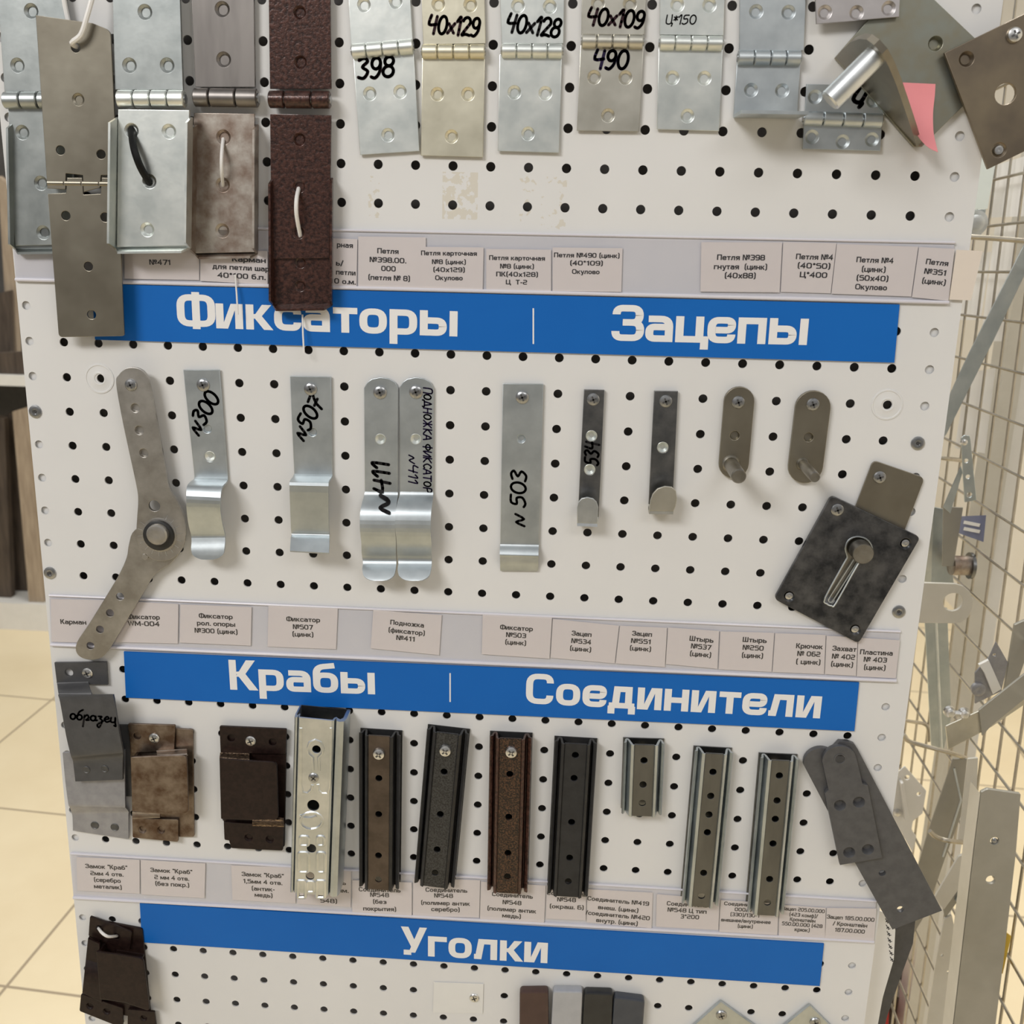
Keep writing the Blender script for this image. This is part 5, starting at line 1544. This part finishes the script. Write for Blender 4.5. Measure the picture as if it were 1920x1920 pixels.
for lab, px in (('white price sheet behind the mesh, beside the top of the blue strut', [(1866, 420), (1912, 415), (1880, 640), (1838, 640)]),
                ('white price sheet behind the mesh, below the diagonal strut', [(1812, 700), (1866, 690), (1846, 850), (1790, 840)]),
                ('white price sheet behind the mesh at the right edge, beside the brown plate', [(1866, 310), (1930, 290), (1930, 405), (1858, 408)]),
                ('narrow white price sheet behind the mesh, beside the cream card', [(1806, 475), (1858, 472), (1838, 600), (1788, 600)])):
    tag(link('price_sheet', solid(on_mesh(px), Vector((.0004, 0, 0))), PAPERW), lab, 'paper', 'price sheets behind the mesh')
bl = link('price_ticket', solid(on_mesh([(1803, 968), (1848, 966), (1843, 1016), (1798, 1000)], -.006), Vector((.0006, 0, 0))), mat('slate_blue_card', (.16, .18, .30), (.2, .22, .34), 0, .6, 20))
tag(bl, 'slate blue price ticket with white lines clipped on the mesh', 'price ticket')
for yy in (976, 988):
    link('white_band', solid(on_mesh([(1808, yy), (1838, yy + 6), (1836, yy + 12), (1806, yy + 6)], -.0068), Vector((.0004, 0, 0))), PAPERW, bl)

BG = 'brackets hanging before the mesh'


def mw(x, y, off=.010):
    """depth (w) at which a pixel reaches the mesh"""
    return P3(x, y, M0 - Vector((off, 0, 0)), MN).z


def rp(r, px, w):
    """radius in metres of r pixels at pixel px and depth w"""
    return r * (-w - EYE[2]) / ray(*px)[2] / F


def slab(name, label, cat, px, w, t, m, holes=(), group=BG, r=.001):
    """plate parallel to the board at depth w; holes (x, y, radius px)"""
    o = thing(name, label, cat, px[0], w, group)
    link('plate', MB().plate(rounded(UV(px, w + t), r), w, t, [(*P(x, y, w + t), rp(q, (x, y), w)) for x, y, q in holes], bevel=.0004), m, o)
    return o


def sub(o, name, px, w, t, m):
    link(name, MB().plate(UV(px, w + t), w, t), m, o)


def stud(o, name, c, r, w, prof, m, n=20):
    u, v = P(*c, w)
    k = rp(r, c, w)
    link(name, MB().lathe((u, v, w - .001), [(a * k, h * k) for a, h in prof], n=n), m, o)


def fold(o, name, px, w, vec, m):
    a = [Vector((*P(x, y, w), w)) for x, y in px]
    k = len(a)
    link(name, MB().add(a + [p + Vector(vec) for p in a], [(i, i + 1, k + i + 1, k + i) for i in range(k - 1)]), m, o)


def rod(label, pts, r, m=WIRE):
    c = smooth([Vector((*P(x, y, z), z)) for x, y, z in pts], 4)
    return tag(link('hook_rod', MB().tube(c, r, 8), m), label, 'hook', 'wire hooks on the mesh')


DOME = [(1, 0), (.9, .5), (.45, .75), (.00001, .8)]
# long bluish strut
b = mw(1912, 480)
st_ = slab('diagonal_strut', 'long bluish galvanised strut leaning across the mesh', 'strut', [(1930, 440), (1938, 480), (1862, 640), (1809, 745), (1774, 815), (1764, 830), (1770, 764), (1818, 661)], b, .002, ZSTR)
fold(st_, 'folded_edge', [(1938, 480), (1862, 640), (1809, 745), (1774, 815)], b + .002, (.001, -.001, -.016), ZNK)
# scissor bracket
b = mw(1831, 930)
sb = slab('folding_bracket', 'small galvanised folding bracket with three holes in its front leg', 'bracket', [(1802, 822), (1808, 816), (1818, 817), (1820, 824), (1831, 938), (1809, 942)], b, .002, ZSTR, [(1812, 864, 4), (1815, 894, 4), (1818, 928, 5)])
sub(sb, 'rear_leg', [(1802, 874), (1805, 886), (1782, 963), (1769, 951)], b - .004, .002, ZSTR)
sub(sb, 'foot_plate', [(1769, 950), (1806, 952), (1788, 1062), (1767, 1062)], b - .008, .002, GREYP)
stud(sb, 'rivet', (1808, 829), 6.5, b + .002, DOME, SCRW)
b = mw(1789, 1060)
zp = slab('support_profile', 'upper bluish zinc channel standing behind the board edge', 'support', [(1746, 950), (1774, 955), (1789, 1098), (1731, 1098)], b, .002, ZSTR)
sub(zp, 'edge_fold', [(1742, 960), (1750, 960), (1746, 1098), (1733, 1098)], b + .002, .002, ZNW)
b = mw(1826, 1130)
slab('hanger_plate', 'cream painted hanger plate with one large round hole', 'plate', [(1700, 1092), (1792, 1095), (1806, 1099), (1818, 1109), (1825, 1124), (1824, 1142), (1815, 1158), (1802, 1167), (1786, 1169), (1700, 1168)], b, .004, CREAMP, [(1787, 1129, 18)], r=.0005)
b = mw(1783, 1330)
za = slab('support_profile', 'lower bluish zinc angle below the cream hanger plate', 'support', [(1733, 1140), (1775, 1140), (1783, 1350), (1770, 1404), (1746, 1398)], b, .002, ZSTR)
link('centre_fold', MB().tube([Vector((*P(1754, 1140, b + .002), b + .002)), Vector((*P(1765, 1404, b + .002), b + .002))], .0018, 8), ZNW, za)
sub(za, 'side_flange', [(1757, 1140), (1776, 1140), (1783, 1320), (1766, 1404)], b + .002, .0010, ZSTR)
# channel bracket going up right
b = mw(1915, 1290)
ch = slab('channel_bracket', 'pale zinc channel bracket rising to the right edge with two bolts', 'bracket', [(1773, 1362), (1837, 1333), (1935, 1262), (1935, 1312), (1858, 1364), (1778, 1406)], b, .002, ZND)
sub(ch, 'channel_face', [(1836, 1332), (1932, 1256), (1932, 1302), (1858, 1362), (1842, 1380)], b + .002, .003, GREYP)
for q in ((1780, 1334), (1807, 1337)):
    stud(ch, 'bolt', q, 11, b + .002, [(1, 0), (1, .5), (.75, .5), (.75, 1.0), (.5, 1.25), (.00001, 1.3)], SCRW, 14)
link('bolt_shank', MB().tube([Vector((*P(1780, 1336, b + .003), b + .003)), Vector((*P(1810, 1339, b + .003), b + .003))], .0028, 10), SCRW, ch)
b = mw(1816, 1424) + .03
rod('bent wire hook ending below the channel bracket', [(1693, 1378, b), (1700, 1387, b), (1720, 1395, b), (1787, 1413, b), (1816, 1424, b - .03)], .0024)
b = mw(1741, 1380)
rod('thin wire hook behind the bluish angle', [(1690, 1350, b + .03), (1715, 1354, b + .02), (1732, 1357, b), (1740, 1366, b), (1741, 1390, b)], .0022)
b = mw(1838, 1581) + .02
rod('wire hook holding the long flat bar', [(1743, 1558, b), (1752, 1567, b), (1765, 1573, b), (1790, 1578, b), (1845, 1582, b - .03)], .0024)
b = mw(1915, 452)
rod('thick wire hook at the height of the upper label strip', [(1810, 444, b), (1850, 446, b), (1900, 450, b), (1935, 453, b)], .0026)
b = mw(1806, 864)
rod('short wire hook behind the folding bracket', [(1755, 857, b + .02), (1775, 860, b + .02), (1795, 862, b + .01), (1806, 864, b)], .0024)
# struts below
b = mw(1815, 1500)
sl = slab('diagonal_strut', 'grey strut slanting down left below the channel bracket', 'strut', [(1787, 1423), (1815, 1423), (1803, 1527), (1772, 1610), (1738, 1710), (1690, 1790), (1688, 1740), (1740, 1560)], b, .002, GREYP)
link('fold_line', MB().tube([Vector((*P(x, y, b + .002), b + .002)) for x, y in ((1789, 1440), (1802, 1500), (1768, 1606))], .0012, 6), ZNB, sl)
b = mw(1834, 1500)
slab('flat_bar', 'narrow pale bar standing left of the long flat bar', 'bar', [(1815, 1423), (1834, 1421), (1828, 1577), (1798, 1577)], b, .003, CREAMP)
b = mw(1737, 1520)
wb = slab('corner_bracket', 'white corner bracket with slots peeking from behind the pivot strap', 'bracket', [(1697, 1437), (1737, 1483), (1730, 1525), (1712, 1540), (1709, 1557), (1718, 1568), (1712, 1600), (1672, 1530), (1677, 1487), (1685, 1447)], b, .002, WPNT, [(1701, 1458, 5), (1723, 1489, 4)])
sub(wb, 'rib', [(1690, 1470), (1694, 1468), (1704, 1532), (1698, 1540)], b + .002, .010, WPNT)
stud(wb, 'screw', (1682, 1523), 8, b + .002, DOME, SCRW)
b = mw(1914, 1600)
fb = slab('flat_bar', 'long wide grey flat bar with two holes, nearest at the lower right', 'bar', [(1840, 1486), (1852, 1480), (1914, 1489), (1905, 1600), (1882, 1800), (1862, 1960), (1784, 1960), (1826, 1600)], b, .004, GREYP, [(1865, 1577, 8), (1858, 1650, 9)], r=.0008)
fold(fb, 'edge_flange', [(1838, 1488), (1824, 1600), (1782, 1960)], b + .003, (-.0008, 0, -.022), CREAMP)
stud(fb, 'screw', (1865, 1577), 6, b + .0015, DOME, SCRD)
b = mw(1806, 1780)
ab = slab('angle_bracket', 'cream angle bracket beside the long flat bar', 'bracket', [(1771, 1723), (1785, 1716), (1789, 1735), (1800, 1757), (1780, 1850), (1766, 1960), (1732, 1960), (1757, 1793)], b, .003, CREAMP, [(1766, 1791, 3), (1778, 1823, 3)])
sub(ab, 'side_leg', [(1800, 1756), (1806, 1770), (1790, 1860), (1776, 1960), (1766, 1960), (1780, 1850)], b - .004, .002, GREYP)
b = mw(1830, 1640)
ar = slab('bracket_arm', 'cream bracket arm slanting up to the long flat bar', 'bracket', [(1797, 1607), (1830, 1590), (1826, 1628), (1770, 1706), (1753, 1682)], b, .003, CREAMP)
sub(ar, 'lower_flange', [(1826, 1626), (1826, 1650), (1772, 1722), (1769, 1706)], b - .003, .0025, GREYP)
sub(ar, 'joint_tab', [(1808, 1668), (1822, 1672), (1812, 1702), (1792, 1690)], b - .0005, .004, ZNB)
b = mw(1914, 1600) - .006
yt = link('tag', solid([Vector((*P(x, y, b), b)) for x, y in ((1880, 1744), (1896, 1756), (1880, 1826), (1866, 1820))], Vector((0, 0, -.002))), YEL)
tag(yt, 'small yellow tag sticking out behind the long flat bar', 'tag')
b = mw(1892, 1260)
wl_ = slab('corner_bracket', 'white and lilac corner bracket low on the mesh above the channel bracket', 'bracket', [(1855, 1232), (1868, 1203), (1890, 1242), (1878, 1296), (1828, 1320), (1828, 1262)], b, .002, SGREY, [(1865, 1228, 3)])
sub(wl_, 'white_leg', [(1836, 1247), (1854, 1238), (1878, 1292), (1862, 1302), (1846, 1262)], b + .002, .004, WPNT)
stud(wl_, 'roller', (1833, 1291), 13, b + .002, [(1, 0), (1, .6), (.7, .75), (.35, .75), (.00001, .6)], SGREY)
sub(wl_, 'edge_bar', [(1903, 1172), (1930, 1160), (1930, 1216), (1903, 1292), (1882, 1302)], b - .001, .004, GREYP)
cr_ = thing('roller_catch', 'small brown roller catch clipped on the mesh', 'catch', (1805, 1062), -.27, BG)
q = P3(1806, 1060, M0 + Vector((-.008, 0, 0)), MN)
link('roller', MB().tube([q + Vector((-.014, 0, .002)), q + Vector((.006, 0, 0))], .011, 18), STAIN, cr_)
link('end_cap', MB().tube([q + Vector((.006, 0, 0)), q + Vector((.0095, 0, 0))], .015, 18), ZNK, cr_)
b = mw(1849, 420)
bo = slab('bolted_plate', 'zinc plate with a round bolt at the top right of the board', 'plate', [(1790, 394), (1849, 392), (1840, 442), (1790, 446)], b, .002, ZSTR)
stud(bo, 'washer', (1828, 418), 24, b + .002, [(1, 0), (1, .1), (.63, .14), (.63, .42), (.3, .5), (.00001, .45)], ZN, 24)
b = mw(1868, 350)
slab('hanging_sheet', 'pale green white sheet hanging behind the top right board edge', 'paper', [(1800, 290), (1868, 300), (1852, 392), (1800, 392)], b, .0006, mat('pale_green_card', (.70, .76, .72), (.74, .79, .75), 0, .5, 20), group=None)

# white return panel with scribbled text, dark post and stuff at the lower right corner
wp = slab('side_card', 'white card with printed lines, below the pivot strap at the board edge', 'card', [(1630, 1700), (1660, 1712), (1679, 1744), (1676, 1800), (1655, 1872), (1643, 1940), (1600, 1940)], -.022 - .02, .001, PAPERW, group=None)
pr = MB()
for i in range(7):
    x0, y0 = 1660 + i * 1.5, 1722 + i * 12
    zz = [(x0, y0), (x0 + 3, y0 + 5), (x0 + 1, y0 + 7), (x0 + 5, y0 + 4), (x0 + 4, y0 + 9), (x0 + 8, y0 + 7)]
    ribbon(pr, UV(zz, -.0408), .0006, -.0408, False)
link('printed_lines', pr, PRINT, wp, flat=True)
slab('dark_post', 'dark grey metal post slanting behind the white side card', 'post', [(1680, 1742), (1718, 1712), (1712, 1770), (1690, 1830), (1664, 1905), (1650, 1960), (1640, 1940), (1656, 1872)], -.075, .003, DGREY, group=None)
for nm, lab, cat, px, m, w in (('carton', 'dark red carton low at the right corner behind the mesh', 'box', [(1640, 1872), (1668, 1872), (1664, 1960), (1628, 1960)], RED, -.62),
                               ('carton', 'dark brown carton low behind the mesh, beside the red one', 'box', [(1672, 1868), (1708, 1872), (1702, 1960), (1664, 1960)], WOODD, -.66),
                               ('carton', 'small black carton behind the mesh, above the red one', 'box', [(1678, 1802), (1702, 1806), (1698, 1846), (1676, 1842)], DARK, -.70)):
    q = UV(px, w)
    tag(link(nm, MB().prism(q, w - .12, w), m), lab, cat)

# ================================================================== SHELF WITH OLD BOARDS, LEFT
SW = -2.66
sh = thing('store_shelf', 'white store shelf unit with old boards, behind the left edge of the board', 'shelf', (40, 1160), SW)
v0 = -Z0
v1 = P(40, 1132, SW)[1]
v2, v3 = P(30, 724, SW)[1], P(30, 704, SW)[1]
link('bottom_shelf', MB().box(-2.9, -.7, v0, v1, SW - .5, SW), WPNT, sh)
link('middle_shelf', MB().box(-2.9, -.7, v2, v3, SW - .5, SW), WPNT, sh)
link('back_panel', MB().box(-2.9, -.7, v1, .9, SW - .52, SW - .50), DARK, sh)
for lab, px, m, dz, base in (('dark board at the far left of the lower shelf', [(-40, 775), (8, 785), (22, 1128), (-40, 1128)], WOODD, .05, v1),
                       ('dark brown board left of the pale one on the lower shelf', [(8, 778), (26, 774), (52, 1127), (20, 1127)], WOODD, .12, v1),
                       ('pale weathered board leaning on the lower shelf', [(23, 772), (50, 764), (82, 1126), (54, 1127)], WOODL, .02, v1),
                       ('dark board right of the pale one on the lower shelf', [(52, 775), (66, 790), (100, 1127), (84, 1127)], WOODD, .09, v1),
                       ('dark board standing on the upper shelf', [(-40, 560), (16, 545), (20, 702), (-40, 702)], WOODD, .09, v3),
                       ('pale narrow board standing on the upper shelf', [(-4, 330), (20, 350), (34, 702), (18, 702)], WOODL, .14, v3),
                       ('brown board lying at the front of the upper shelf', [(-40, 664), (44, 660), (46, 703), (-40, 703)], WOODD, .02, v3)):
    w = SW - dz
    q = UV(px, w)
    q = q[:2] + [(q[2][0], base + .001), (q[3][0], base + .001)]
    tag(link('wooden_board', MB().prism(q, w - .03, w), m), lab, 'wooden board', 'old boards on the shelf')
